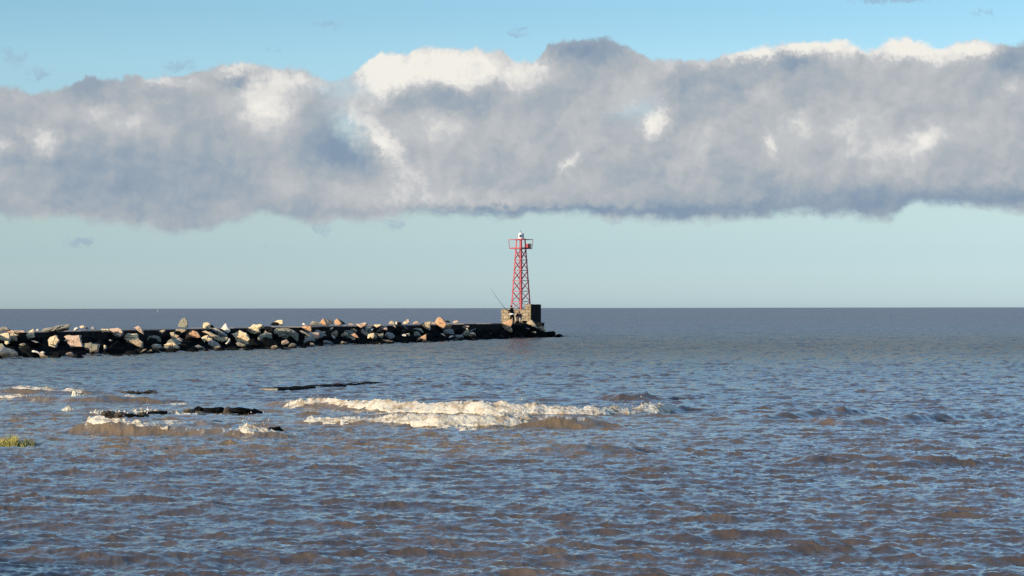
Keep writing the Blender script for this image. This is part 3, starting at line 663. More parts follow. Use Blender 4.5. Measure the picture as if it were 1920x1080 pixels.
RK = [
 ('a', 'grey', 'flat grey slab on the jetty top at the left edge of the picture', [(-60, 245), (60, 215), (110, 225), (160, 272), (90, 285), (-60, 290)], dict(on_top=.6)),
 ('a', 'cream', 'cream boulder cut by the left edge of the picture', [(-80, 350), (80, 330), (150, 325), (165, 400), (150, 480), (60, 470), (-80, 440)], {}),
 ('a', 'tan', 'square tan boulder right beside the cream one at the left edge', [(165, 340), (240, 330), (330, 372), (290, 400), (285, 470), (180, 490), (158, 430)], {}),
 ('a', 'cream', 'small round cream stone under the cream boulder at the left edge', [(85, 470), (150, 480), (150, 515), (115, 540), (85, 520)], {}),
 ('a', 'pink', 'long flat pinkish slab along the jetty top above the leftmost boulders', [(100, 300), (200, 275), (330, 282), (420, 285), (450, 320), (320, 332), (180, 325)], dict(depth=1.2)),
 ('a', 'cream', 'upright cream block with a straight right edge at the wall top, second from the left', [(470, 350), (520, 300), (600, 255), (606, 400), (595, 435), (545, 425), (510, 440), (485, 400)], {}),
 ('a', 'white', 'tiny white stone on the jetty top left of the long tilted slab', [(650, 265), (690, 262), (688, 288), (655, 290)], {}),
 ('a', 'grey', 'long grey slab tilted up to the right on the jetty top', [(760, 300), (770, 255), (1000, 205), (1230, 172), (1275, 185), (1230, 228), (1050, 285), (900, 290)], dict(on_top=-1.0, depth=.8, tilt=.2)),
 ('a', 'white', 'small slanting white stone just right of the long tilted slab', [(1320, 285), (1340, 240), (1390, 222), (1395, 250), (1350, 280)], {}),
 ('a', 'cream', 'small cream stone on the jetty top, first of a row of cobbles', [(1430, 215), (1470, 195), (1510, 198), (1515, 225), (1480, 245), (1440, 240)], dict(on_top=.5)),
 ('a', 'grey', 'middle cobble of the row on the jetty top', [(1525, 235), (1560, 215), (1580, 260), (1530, 262)], dict(on_top=.5)),
 ('a', 'grey', 'right hand cobble of the row on the jetty top', [(1640, 262), (1640, 225), (1680, 212), (1705, 262)], dict(on_top=.5)),
 ('a', 'cream', 'cream boulder tilted like a diamond, left of the big pink square one', [(860, 455), (900, 405), (1000, 370), (1060, 460), (1015, 510), (990, 590), (940, 575), (880, 560), (870, 500)], {}),
 ('a', 'pink', 'big square pinkish boulder, the largest lit face near the left end', [(1150, 395), (1240, 365), (1300, 378), (1420, 370), (1440, 480), (1475, 575), (1400, 570), (1270, 588), (1225, 520), (1210, 480), (1150, 470), (1190, 430)], {}),
 ('a', 'olive', 'olive stained boulder with a pointed foot, right below the big pink one', [(1525, 515), (1640, 500), (1665, 535), (1760, 545), (1745, 625), (1620, 690), (1610, 610), (1525, 590)], {}),
 ('a', 'white', 'small bone white stone low on the bank near the left end', [(570, 650), (600, 638), (680, 665), (720, 700), (700, 705), (650, 685), (580, 672)], {}),
 ('a', 'white', 'tiny white stone touching the tan stone at the waterline near the left end', [(715, 685), (750, 660), (790, 665), (780, 700), (740, 708)], {}),
 ('a', 'tan', 'tan wedge of stone at the waterline near the left end', [(700, 705), (780, 710), (870, 765), (850, 800), (745, 800)], {}),
 ('a', 'grey', 'thin grey stone in the shade between the upright and the diamond blocks', [(560, 465), (640, 470), (690, 505), (640, 505)], {}),
 ('a', 'olive', 'mossy green boulder low at the left edge of the picture', [(-60, 520), (40, 520), (80, 600), (50, 640), (-60, 630)], {}),
 ('a', 'cream', 'little cream stone at the right foot of the olive boulder', [(1870, 545), (1900, 550), (1890, 620), (1860, 640)], {}),
 ('b', 'cream', 'short cream block beside the pink orange boulder on the wall top', [(90, 255), (220, 255), (225, 310), (110, 318)], {}),
 ('b', 'pink', 'pink orange boulder with a pointed foot, right of the short cream block', [(225, 255), (390, 235), (450, 265), (470, 320), (440, 390), (390, 398), (295, 350), (310, 330), (240, 300)], {}),
 ('b', 'pink', 'small peaked pink stone standing at the wall top above the big cream boulder', [(665, 215), (690, 230), (760, 198), (800, 230), (830, 300), (855, 345), (790, 318), (740, 280), (700, 245)], {}),
 ('b', 'cream', 'big pale cream boulder, yellowish above and tan below, left of the high green stone', [(500, 425), (520, 360), (590, 328), (650, 345), (735, 340), (740, 385), (770, 450), (700, 450), (600, 420)], {}),
 ('b', 'tan', 'tan lower boulder tucked under the big pale cream one', [(510, 428), (600, 424), (700, 455), (780, 455), (830, 490), (805, 578), (740, 565), (620, 495)], {}),
 ('b', 'tan', 'small tan stone high on the bank, left of the tan cluster', [(1120, 300), (1180, 278), (1240, 270), (1230, 300), (1185, 345)], {}),
 ('b', 'tan', 'knobbly tan boulder left of the rounded orange one', [(1330, 320), (1400, 310), (1410, 350), (1490, 375), (1440, 440), (1380, 445), (1345, 400)], {}),
 ('b', 'tan', 'long tan boulder resting on top of the knobbly one', [(1400, 300), (1440, 262), (1520, 258), (1600, 262), (1605, 290), (1540, 325), (1500, 300), (1410, 310)], {}),
 ('b', 'grey', 'flat grey stone under the knobbly tan boulder', [(1380, 445), (1460, 440), (1550, 465), (1540, 480), (1420, 478)], {}),
 ('b', 'orange', 'rounded orange boulder like a loaf, below the high green stone', [(1600, 440), (1620, 360), (1670, 305), (1730, 285), (1800, 300), (1850, 355), (1870, 405), (1820, 420), (1700, 405), (1640, 400)], {}),
 ('b', 'olive', 'tall greenish stone standing highest on the jetty top with a pale left edge', [(1470, 205), (1500, 130), (1560, 65), (1600, 62), (1640, 110), (1645, 180), (1620, 222), (1500, 222)], dict(on_top=.5, tilt=.9)),
 ('b', 'cream', 'pale crescent shaped stone low on the bank below the knobbly tan boulder', [(1215, 545), (1290, 512), (1400, 505), (1490, 590), (1470, 620), (1420, 590), (1350, 545), (1270, 535)], {}),
 ('b', 'tan', 'left strip of tan stone at the waterline below the big cream boulder', [(780, 680), (850, 625), (910, 618), (860, 650), (810, 685)], {}),
 ('b', 'tan', 'right strip of tan stone at the waterline below the big cream boulder', [(890, 715), (940, 655), (990, 625), (1005, 645), (950, 705)], {}),
 ('b', 'white', 'tiny white stone in the middle of the shaded bank right of the big cream boulder', [(1065, 535), (1095, 525), (1115, 545), (1085, 562)], {}),
 ('b', 'grey', 'tiny grey stone in the shade under the pink orange boulder', [(232, 450), (265, 445), (270, 475), (240, 468)], {}),
 ('c', 'cream', 'round pale stone on the jetty top right of the high green one', [(190, 200), (210, 145), (290, 138), (330, 180), (320, 235), (260, 250), (200, 240)], {}),
 ('c', 'dark', 'small dark stone on the jetty top right of the round pale one', [(325, 180), (350, 180), (395, 220), (380, 240), (325, 235)], {}),
 ('c', 'white', 'pale pointed pyramid stone on the wall top', [(520, 255), (560, 200), (605, 150), (640, 210), (685, 300), (650, 328), (590, 300)], {}),
 ('c', 'grey', 'dark striped grey boulder left of the pale pyramid', [(320, 275), (380, 245), (430, 240), (500, 280), (560, 320), (620, 400), (540, 400), (440, 345), (400, 300)], {}),
 ('c', 'tan', 'long tan slab sloping down to the right below the striped grey boulder', [(175, 305), (240, 285), (330, 320), (420, 360), (530, 425), (640, 410), (610, 470), (540, 490), (440, 460), (340, 410), (290, 345)], {}),
 ('c', 'cream', 'cream boulder with a notch, right of the rounded orange one', [(165, 415), (210, 385), (285, 365), (290, 410), (360, 430), (330, 475), (290, 495), (262, 470), (220, 500), (190, 450)], {}),
 ('c', 'white', 'narrow pale strip of stone right of the long sloping tan slab', [(595, 520), (640, 480), (660, 430), (680, 430), (670, 480), (625, 530)], {}),
 ('c', 'cream', 'largest bright cream boulder, ragged, below the pale pyramid and its neighbour', [(710, 345), (800, 315), (860, 280), (920, 320), (975, 330), (985, 385), (1035, 435), (1000, 480), (1000, 545), (940, 520), (800, 480), (765, 400)], {}),
 ('c', 'cream', 'bright cream boulder at the wall top, up and right of the largest one', [(890, 290), (960, 250), (1050, 220), (1100, 170), (1160, 180), (1240, 168), (1265, 200), (1200, 250), (1195, 310), (1130, 348), (1070, 335), (1000, 300), (930, 320)], {}),
 ('c', 'olive', 'greenish stone low under the largest cream boulder', [(785, 510), (830, 490), (940, 530), (960, 560), (900, 575), (820, 560)], {}),
 ('c', 'grey', 'pale angular stone in the hollow before the black round boulder', [(1250, 345), (1320, 285), (1360, 320), (1430, 335), (1420, 365), (1320, 375)], {}),
 ('c', 'cream', 'pale flag shaped stone standing on the jetty top behind the black round boulder', [(1480, 130), (1540, 98), (1622, 92), (1628, 190), (1570, 195), (1545, 140)], dict(on_top=.5)),
 ('c', 'dark', 'black stone on the jetty top in front of the flag shaped one', [(1405, 185), (1440, 145), (1500, 130), (1555, 150), (1560, 190)], dict(on_top=.2)),
 ('c', 'dark', 'black round boulder between the bright cream and the big grey green boulders', [(1225, 320), (1250, 250), (1310, 210), (1400, 210), (1450, 240), (1460, 310), (1440, 350), (1340, 290), (1280, 330)], {}),
 ('c', 'cream', 'cream left corner of rock leaning on the big grey green boulder', [(1460, 300), (1490, 265), (1535, 245), (1535, 352), (1480, 345)], {}),
 ('c', 'olive', 'big dull grey green boulder, widest on the middle of the bank', [(1540, 250), (1640, 235), (1740, 245), (1830, 290), (1890, 340), (1880, 470), (1830, 420), (1780, 380), (1700, 435), (1560, 400)], dict(tilt=.1)),
 ('c', 'tan', 'little tan stone low at the water under the big grey green boulder', [(1410, 600), (1440, 560), (1510, 548), (1535, 580), (1500, 620), (1440, 630)], {}),
 ('d', 'white', 'small white stone on the wall top left of the orange wedge', [(250, 275), (270, 240), (300, 260), (310, 285)], {}),
 ('d', 'orange', 'bright orange wedge at the wall top with its point to the left', [(225, 335), (280, 295), (350, 290), (415, 280), (410, 420), (350, 400), (290, 365)], {}),
 ('d', 'grey', 'thin grey wedge right below the bright orange one', [(205, 390), (240, 378), (320, 415), (425, 490), (380, 485), (260, 425)], {}),
 ('d', 'grey', 'low grey stone on the jetty top right of the orange wedge', [(390, 275), (430, 205), (500, 215), (580, 235), (600, 275)], dict(on_top=.8, tilt=.3)),
 ('d', 'orange', 'left peaked orange boulder of the pair on the jetty top', [(575, 235), (635, 160), (680, 240), (690, 285), (620, 275)], dict(depth=1.4)),
 ('d', 'grey', 'grey right half stone leaning on the left peaked boulder', [(650, 165), (720, 185), (800, 200), (805, 275), (700, 280)], dict(on_top=.8, tilt=-.3)),
 ('d', 'orange', 'right peaked orange boulder of the pair on the jetty top', [(840, 270), (835, 200), (885, 165), (930, 215), (950, 270), (890, 285)], dict(depth=1.2)),
 ('d', 'dark', 'black stone falling away right of the right peaked boulder', [(895, 165), (960, 200), (1040, 262), (950, 272), (925, 220)], dict(on_top=.4, tilt=-.4)),
 ('d', 'pink', 'low pale pink stone on the wall top left of the flat pink diamond', [(1060, 265), (1120, 250), (1180, 262), (1170, 285), (1090, 282)], {}),
 ('d', 'pink', 'flat pink diamond shaped slab on the wall top', [(1215, 260), (1290, 262), (1360, 240), (1420, 242), (1390, 300), (1310, 335), (1270, 310)], {}),
 ('d', 'white', 'left of the two bright white stones under the pink slab', [(1385, 370), (1400, 320), (1450, 302), (1445, 345), (1410, 395)], {}),
 ('d', 'grey', 'grey stone wedged between the two bright white ones', [(1420, 390), (1450, 320), (1500, 305), (1490, 370), (1460, 400)], {}),
 ('d', 'white', 'right of the two bright white stones under the pink slab', [(1450, 420), (1490, 375), (1515, 330), (1535, 345), (1510, 390), (1470, 425)], {}),
 ('d', 'cream', 'cream stone at the wall top right of the bright white pair', [(1550, 270), (1670, 268), (1660, 300), (1600, 330), (1560, 310)], {}),
 ('d', 'pink', 'pink boulder right of and above the cream arch of stones', [(1585, 395), (1640, 355), (1680, 310), (1750, 305), (1785, 350), (1770, 378), (1700, 380), (1620, 415)], {}),
 ('d', 'cream', 'left cream stone of the arch low on the bank', [(1425, 525), (1440, 450), (1550, 425), (1545, 490), (1520, 535), (1480, 490), (1460, 525)], {}),
 ('d', 'olive', 'right olive cream stone of the arch low on the bank', [(1560, 425), (1640, 440), (1715, 420), (1710, 470), (1685, 525), (1650, 500), (1610, 450)], {}),
 ('d', 'tan', 'upper tan stone of three stacked mid bank under the pale pink stone', [(1115, 360), (1180, 345), (1240, 375), (1220, 415), (1170, 390)], {}),
 ('d', 'orange', 'middle pointed tan stone of three stacked mid bank', [(1135, 455), (1200, 425), (1240, 470), (1265, 520), (1210, 500)], {}),
 ('d', 'tan', 'lowest tan stone of three stacked mid bank', [(1118, 500), (1170, 495), (1210, 515), (1195, 555), (1150, 540)], {}),
 ('d', 'tan', 'small tan stone alone in the shade below the left peaked boulder', [(595, 410), (640, 392), (680, 400), (650, 440)], {}),
 ('d', 'white', 'upper white crescent stone below the right peaked boulder', [(740, 360), (770, 330), (815, 320), (800, 345), (760, 372)], {}),
 ('d', 'white', 'lower white crescent stone below the right peaked boulder', [(780, 460), (805, 465), (815, 500), (845, 520), (810, 515)], {}),
 ('d', 'grey', 'pale grooved stone alone at the waterline below the orange wedge', [(395, 680), (400, 600), (450, 605), (475, 635), (465, 680), (430, 660)], {}),
 ('d', 'olive', 'long low greenish stone at the waterline right of the arch', [(1690, 545), (1800, 550), (1890, 575), (1860, 590), (1760, 575)], {}),
 ('d', 'white', 'tiny white stone at the waterline below the arch', [(1630, 612), (1655, 608), (1662, 632), (1635, 640)], {}),
 ('e', 'tan', 'small tan stone on the jetty top left of the black block', [(80, 250), (120, 205), (165, 215), (185, 265), (100, 268)], dict(on_top=.4)),
 ('e', 'cream', 'small pale stone on the jetty top touching the black block', [(195, 260), (210, 222), (235, 225), (230, 268)], dict(on_top=.3)),
 ('e', 'dark', 'black block standing at the wall top in the middle of the jetty', [(240, 330), (240, 235), (290, 225), (310, 250), (310, 340)], {}),
 ('e', 'cream', 'left pale stone of the small pair on the jetty top', [(330, 262), (365, 215), (395, 205), (400, 262)], dict(on_top=.4)),
 ('e', 'pink', 'right taller pale stone of the small pair on the jetty top', [(405, 258), (400, 185), (440, 178), (455, 255)], dict(on_top=.4)),
 ('e', 'pink', 'dull pinkish low stone on the jetty top between the pair and the tan cluster', [(510, 262), (550, 220), (600, 208), (640, 262)], dict(on_top=.6, tilt=.3)),
 ('e', 'tan', 'lumpy tan boulder at the wall top left of the big orange one', [(620, 280), (680, 250), (760, 225), (850, 218), (820, 300), (815, 375), (760, 350), (690, 320)], {}),
 ('e', 'orange', 'big peaked orange tan boulder, the highest on the outer half of the jetty', [(910, 240), (940, 175), (990, 135), (1040, 165), (1080, 215), (1120, 270), (1060, 355), (1000, 320), (950, 270)], dict(depth=1.2)),
 ('e', 'orange', 'tan boulder right of the big peaked one with a flat cream edge', [(1085, 310), (1130, 280), (1170, 265), (1225, 262), (1190, 330), (1160, 360), (1075, 358)], {}),
 ('e', 'pink', 'small pink stone filling the gap left of the big peaked orange boulder', [(830, 250), (880, 232), (920, 240), (920, 268), (850, 268)], {}),
 ('e', 'dark', 'small black stone on the jetty top right of the big peaked boulder', [(1095, 225), (1120, 200), (1165, 205), (1190, 240)], dict(on_top=.4)),
 ('e', 'pink', 'thin pinkish grey stone on the jetty top, last before the bare wall', [(1230, 240), (1270, 205), (1320, 200), (1335, 225), (1290, 250)], dict(on_top=.2)),
 ('e', 'grey', 'grey tan wedge below the lumpy tan boulder', [(510, 345), (590, 338), (665, 340), (705, 420), (640, 395), (560, 365)], {}),
 ('e', 'orange', 'pointed tan triangle low on the bank below the lumpy tan boulder', [(570, 580), (620, 510), (755, 445), (755, 570), (695, 575), (680, 510)], {}),
 ('e', 'white', 'left of two tiny white stones in the shade below the small pair', [(310, 465), (350, 435), (395, 455), (395, 485)], {}),
 ('e', 'cream', 'right of two tiny white stones in the shade below the small pair', [(400, 435), (455, 430), (460, 480), (430, 470)], {}),
 ('e', 'grey', 'slanting pale sliver of stone near the wall top right of the black block', [(340, 300), (370, 300), (420, 345), (400, 352)], {}),
 ('e', 'tan', 'little tan stone just left of the black block', [(165, 290), (195, 290), (220, 335), (190, 325)], {}),
 ('e', 'pink', 'brown pink stone in the shade below the big peaked boulder', [(1010, 440), (1060, 430), (1110, 490), (1050, 470)], {}),
 ('e', 'white', 'pale crescent stone low on the bank below the big peaked boulder', [(1150, 520), (1190, 475), (1255, 475), (1240, 495), (1180, 515)], {}),
 ('e', 'pink', 'small bright pink stone high on the outer bank before the bare wall', [(1400, 310), (1450, 290), (1530, 298), (1520, 325), (1490, 325), (1455, 355), (1420, 340)], {}),
 ('e', 'cream', 'small pale stone hanging under the bright pink one', [(1465, 350), (1495, 335), (1525, 380), (1515, 415)], {}),
 ('e', 'grey', 'thin grey stones lying below the bright pink and pale pair', [(1470, 425), (1560, 415), (1640, 445), (1560, 445)], {}),
 ('g', 'orange', 'large orange boulder like a fan in front of the standing person', [(345, 475), (400, 430), (520, 385), (575, 365), (580, 430), (540, 520), (465, 565), (400, 510)], dict(push=1.6)),
 ('g', 'tan', 'dull tan stone under the large orange fan boulder', [(475, 565), (560, 525), (580, 560), (575, 600), (530, 600)], dict(push=1.2)),
 ('g', 'tan', 'left tan wedge with a white scar leaning on the beacon base', [(830, 440), (925, 385), (980, 450), (1030, 535), (940, 500)], dict(Zset=243.5)),
 ('g', 'tan', 'right dull tan wedge at the outer foot of the beacon base', [(1035, 535), (1060, 500), (1130, 490), (1195, 605), (1110, 575)], dict(Zset=244.5)),
 ('g', 'grey', 'small grey stone in the shade under the left wedge of the beacon base', [(820, 525), (880, 530), (905, 555), (850, 550)], dict(Zset=242.6)),
 ('g', 'cream', 'small cream stone in the shade right of the grey one under the beacon base', [(925, 600), (960, 588), (1005, 595), (1000, 625), (960, 618)], dict(Zset=242.6)),
 ('g', 'dark', 'large black boulder falling from the foot of the beacon base to the tip', [(780, 450), (840, 440), (1030, 545), (1200, 615), (1200, 700), (760, 700)], dict(Zset=244.2, tilt=-.3)),
 ('g', 'dark', 'black slab on the tip of the jetty left of the last low rock', [(1190, 610), (1360, 600), (1350, 640), (1330, 690), (1180, 700)], dict(Zset=245.5)),
 ('g', 'dark', 'last low black rock at the very tip of the jetty', [(1340, 690), (1370, 650), (1420, 630), (1480, 650), (1505, 690)], dict(Zset=246)),
 ('g', 'dark', 'black stone wedged under the dark face of the beacon base', [(1000, 440), (1080, 420), (1130, 490), (1060, 505), (1020, 530)], dict(Zset=245.6)),
 ('g', 'dark', 'black boulder under the feet of the two people', [(580, 450), (680, 430), (800, 440), (860, 500), (840, 640), (600, 660)], dict(Zset=242.8, tilt=-.2)),
]
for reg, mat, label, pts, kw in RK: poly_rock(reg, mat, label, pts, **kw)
rb = random.Random(5)
cnt = 0
DG = 'dark boulders in shade on the jetty bank'
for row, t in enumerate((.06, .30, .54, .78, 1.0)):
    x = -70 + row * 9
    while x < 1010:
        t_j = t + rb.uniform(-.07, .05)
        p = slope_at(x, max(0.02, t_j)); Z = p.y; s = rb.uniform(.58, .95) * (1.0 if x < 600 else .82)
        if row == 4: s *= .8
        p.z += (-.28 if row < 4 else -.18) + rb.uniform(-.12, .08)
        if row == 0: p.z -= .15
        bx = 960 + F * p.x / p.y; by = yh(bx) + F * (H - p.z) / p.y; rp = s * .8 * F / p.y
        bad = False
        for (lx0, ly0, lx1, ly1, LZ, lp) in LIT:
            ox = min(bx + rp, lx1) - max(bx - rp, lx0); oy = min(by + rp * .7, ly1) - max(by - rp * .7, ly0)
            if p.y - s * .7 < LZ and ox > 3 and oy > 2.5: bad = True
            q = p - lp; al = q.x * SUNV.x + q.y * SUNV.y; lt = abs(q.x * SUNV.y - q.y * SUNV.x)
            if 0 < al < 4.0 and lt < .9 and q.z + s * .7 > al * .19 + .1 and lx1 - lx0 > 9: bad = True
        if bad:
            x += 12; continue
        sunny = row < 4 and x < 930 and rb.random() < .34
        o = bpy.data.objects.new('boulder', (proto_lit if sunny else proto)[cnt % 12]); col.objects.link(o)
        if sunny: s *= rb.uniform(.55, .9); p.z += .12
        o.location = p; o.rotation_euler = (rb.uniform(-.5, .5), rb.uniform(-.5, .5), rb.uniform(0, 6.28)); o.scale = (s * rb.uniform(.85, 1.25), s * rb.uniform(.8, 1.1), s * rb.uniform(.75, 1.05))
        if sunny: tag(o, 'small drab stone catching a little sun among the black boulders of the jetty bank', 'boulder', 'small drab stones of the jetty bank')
        else: tag(o, 'wet boulder coloured blackish for the shaded side of the rock bank below the jetty wall', 'boulder', DG)
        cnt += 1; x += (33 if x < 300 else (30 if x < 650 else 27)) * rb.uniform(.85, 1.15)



# ---------------------------------------------------------------- beacon base (masonry)
def masonry_mat(name, c, mortar):
    m, t, b = newmat(name); g = t.nodes.new('ShaderNodeNewGeometry'); pos = g.outputs['Position']
    sp = t.nodes.new('ShaderNodeSeparateXYZ'); t.links.new(pos, sp.inputs[0]); x, y, z = (E(t, sp.outputs[i]) for i in range(3))
    br = t.nodes.new('ShaderNodeTexBrick'); br.inputs['Scale'].default_value = 1.0; br.inputs['Brick Width'].default_value = .62; br.inputs['Row Height'].default_value = .31
    br.inputs['Mortar Size'].default_value = .022; br.inputs['Color1'].default_value = c + (1,); br.inputs['Color2'].default_value = tuple(v * .72 for v in c) + (1,); br.inputs['Mortar'].default_value = mortar + (1,)
    wn = noise(t, pos, 3.0, 3, .6)
    t.links.new(combine(t, x * .9325 - y * .361 + (x * .361 + y * .9325) * 1.0 + (wn - .5) * .35, z + (wn - .5) * .16, 0.0), br.inputs['Vector'])
    n1 = noise(t, pos, 2.5, 5, .6); n2 = noise(t, pos, 11, 4, .6); v = (n1 - .5) * 1.8 + (n2 - .5) * .8 + 1.0
    t.links.new(mixc(t, 1.0, br.outputs['Color'], combine(t, v, v, v), 'MULTIPLY'), b.inputs['Base Color']); setin(b, 'Roughness', .9)
    bump(t, n2 * .5 + n1 * .5 - E(t, br.outputs['Fac']) * .8, .9, .05, b); return m
M['masonry'] = masonry_mat('old_masonry', (.42, .325, .20), (.13, .10, .065))
bc = Vector((1.94, 249.9, WZ))
base = empty('masonry_pedestal', bc); tag(base, 'square block of pale old masonry carrying the red beacon on the jetty end', 'masonry block')
def lbox(name, u0, u1, n0, n1, z0, z1, mat, parent, jit=.07, cuts=7):
    bm = bmesh.new(); V = [bm.verts.new(UU * u + NN * n + Vector((0, 0, z))) for u in (u0, u1) for n in (n0, n1) for z in (z0, z1)]
    for q in [(0, 1, 3, 2), (4, 6, 7, 5), (0, 4, 5, 1), (2, 3, 7, 6), (1, 5, 7, 3), (0, 2, 6, 4)]: bm.faces.new([V[i] for i in q])
    bmesh.ops.subdivide_edges(bm, edges=bm.edges, cuts=cuts, use_grid_fill=True)
    for v in bm.verts: v.co += mnoise.noise_vector((v.co + bc) * 2.6) * jit
    bmesh.ops.recalc_face_normals(bm, faces=bm.faces); return bobj(name, bm, mat, parent)
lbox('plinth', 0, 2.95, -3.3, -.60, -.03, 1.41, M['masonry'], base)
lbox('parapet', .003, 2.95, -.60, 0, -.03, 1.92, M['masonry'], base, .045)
lbox('shaded_face', -.01, 2.96, .015, .05, -.03, 1.915, M['wall'], base, .02)  # dark slab that paints the shade on the side away from the sun
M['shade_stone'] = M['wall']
# ---------------------------------------------------------------- beacon tower
def paint(name, c, rough=.5, var=.25):
    m, t, b = newmat(name); g = t.nodes.new('ShaderNodeTexCoord'); n = noise(t, g.outputs['Object'], 3.0, 5, .6); v = (n - .5) * var * 2 + 1.0
    t.links.new(mixc(t, 1.0, c, combine(t, v, v, v), 'MULTIPLY'), b.inputs['Base Color']); setin(b, 'Roughness', rough); return m
M['red'] = paint('faded_red_paint', (.40, .055, .075)); M['white_paint'] = paint('white_paint', (.80, .78, .74), .5, .1); M['glass'] = paint('lantern_glass', (.05, .065, .07), .15)
M['dark_metal'] = paint('dark_metal', (.05, .045, .05), .5)
tz0 = 2.86; tc_ = Vector((0.93, 251.9, tz0))
bt = empty('beacon_tower', tc_); tag(bt, 'red lattice steel beacon with railed deck and small white lantern on the masonry block', 'beacon')
def bar(bm, a, b, w, w2=None):
    w2 = w2 or w; d = (b - a).normalized(); up = Vector((0, 0, 1)) if abs(d.z) < .9 else Vector((0, 1, 0))
    s = d.cross(up).normalized(); t = d.cross(s)
    vs = [bm.verts.new(p + s * i * w / 2 + t * j * w2 / 2) for p in (a, b) for i, j in ((-1, -1), (1, -1), (1, 1), (-1, 1))]
    for q in ((0, 1, 2, 3), (7, 6, 5, 4), (0, 4, 5, 1), (1, 5, 6, 2), (2, 6, 7, 3), (3, 7, 4, 0)): bm.faces.new([vs[i] for i in q])
def barobj(name, segs, w, mat, parent, w2=None):
    bm = bmesh.new()
    for a, b in segs: bar(bm, Vector(a), Vector(b), w, w2)
    bmesh.ops.recalc_face_normals(bm, faces=bm.faces); return bobj(name, bm, mat, parent)
ZD = 6.33; ZR = 7.36
def rad(z): return 1.05 + (.575 - 1.05) * z / ZD
CD = [Vector((math.cos(R(-90 + 90 * k + 1.5)), math.sin(R(-90 + 90 * k + 1.5)), 0)) for k in range(4)]
def lp(k, z): return CD[k % 4] * rad(z) + Vector((0, 0, z))
for k in range(4):
    bm = bmesh.new(); a, b = lp(k, 0), lp(k, ZR)
    i_ = CD[k]; t1 = (CD[(k + 1) % 4] - i_).normalized(); t2 = (CD[(k - 1) % 4] - i_).normalized()
    for t in (t1, t2):                                            # angle iron: two flanges
        nrm = t.cross(Vector((0, 0, 1)))
        vs = [bm.verts.new(p + t * s + nrm * q) for p in (a, b) for s, q in ((0, -.012), (.17, -.012), (.17, .012), (0, .012))]
        for q in ((0, 1, 2, 3), (7, 6, 5, 4), (0, 4, 5, 1), (1, 5, 6, 2), (2, 6, 7, 3), (3, 7, 4, 0)): bm.faces.new([vs[i] for i in q])
    bmesh.ops.recalc_face_normals(bm, faces=bm.faces); lg = bobj('leg', bm, M['red'], bt)
    ft = lp(k, 0); bm = bmesh.new(); bmesh.ops.create_cube(bm, size=1, matrix=Matrix.Translation(ft + Vector((0, 0, .02))) @ Matrix.Diagonal((.3, .3, .05, 1))); bobj('foot_plate', bm, M['red'], lg)
LV = [0.0, .81, 1.90, 3.00, 4.09, 5.17, ZD]
for k in range(4):
    for j in range(6):
        if j: barobj('horizontal_brace', [(lp(k, LV[j]) * 1.0, lp(k + 1, LV[j]) * 1.0)], .07, M['red'], bt)
        if j == 0: barobj('cross_brace', [(lp(k, .0), lp(k + 1, LV[1]))], .05, M['red'], bt)
        else:
            n_ = (lp(k, LV[j]) + lp(k + 1, LV[j])); n_.z = 0; n_ = n_.normalized() * .03
            barobj('cross_brace', [(lp(k, LV[j]) + n_, lp(k + 1, LV[j + 1]) + n_)], .07, M['red'], bt, .03)
            barobj('cross_brace', [(lp(k + 1, LV[j]) - n_, lp(k, LV[j + 1]) - n_)], .07, M['red'], bt, .03)
bm = bmesh.new(); vs = [bm.verts.new(CD[k] * 1.06 + Vector((0, 0, z))) for z in (ZD, ZD + .10) for k in range(4)]
for q in ((3, 2, 1, 0), (4, 5, 6, 7), (0, 1, 5, 4), (1, 2, 6, 5), (2, 3, 7, 6), (3, 0, 4, 7)): bm.faces.new([vs[i] for i in q])
bobj('deck', bm, M['red'], bt)
rl = None
rl = barobj('railing', [(CD[k] * 1.27 + Vector((0, 0, ZR - .04)), CD[(k + 1) % 4] * 1.27 + Vector((0, 0, ZR - .04))) for k in range(4)] +
            [(CD[k] * 1.04 + Vector((0, 0, ZD + .12)), CD[(k + 1) % 4] * 1.04 + Vector((0, 0, ZD + .12))) for k in range(4)], .06, M['red'], bt)
for k in range(4):
    barobj('rail_post', [(CD[k] * 1.17 + Vector((0, 0, ZD + .06)), CD[k] * 1.27 + Vector((0, 0, ZR - .04)))], .06, M['red'], bt)
barobj('deck_bracket', [(CD[k] * .55 + Vector((0, 0, ZD + .05)), CD[k] * 1.2 + Vector((0, 0, ZD + .05))) for k in range(4)], .07, M['red'], bt)
bm = bmesh.new(); vs = [bm.verts.new(CD[k] * .52 + Vector((0, 0, z))) for z in (ZR, ZR + .06) for k in range(4)]
for q in ((3, 2, 1, 0), (4, 5, 6, 7), (0, 1, 5, 4), (1, 2, 6, 5), (2, 3, 7, 6), (3, 0, 4, 7)): bm.faces.new([vs[i] for i in q])
bobj('lantern_platform', bm, M['red'], bt)
# equipment box on the deck
bm = bmesh.new(); bmesh.ops.create_cube(bm, size=1, matrix=Matrix.Translation((.72, -.10, ZD + .32)) @ Matrix.Rotation(R(40), 4, 'Z') @ Matrix.Diagonal((.42, .55, .42, 1)))
bmesh.ops.bevel(bm, geom=list(bm.edges), offset=.02, segments=1, affect='EDGES'); eb = bobj('equipment_box', bm, M['red'], bt)
bm = bmesh.new(); bmesh.ops.create_cube(bm, size=1, matrix=Matrix.Translation((.95, -.32, ZD + .34)) @ Matrix.Rotation(R(40), 4, 'Z') @ Matrix.Diagonal((.05, .4, .44, 1))); bobj('box_shade_side', bm, M['dark_metal'], eb)  # dark slab standing in for the shaded right side of the box
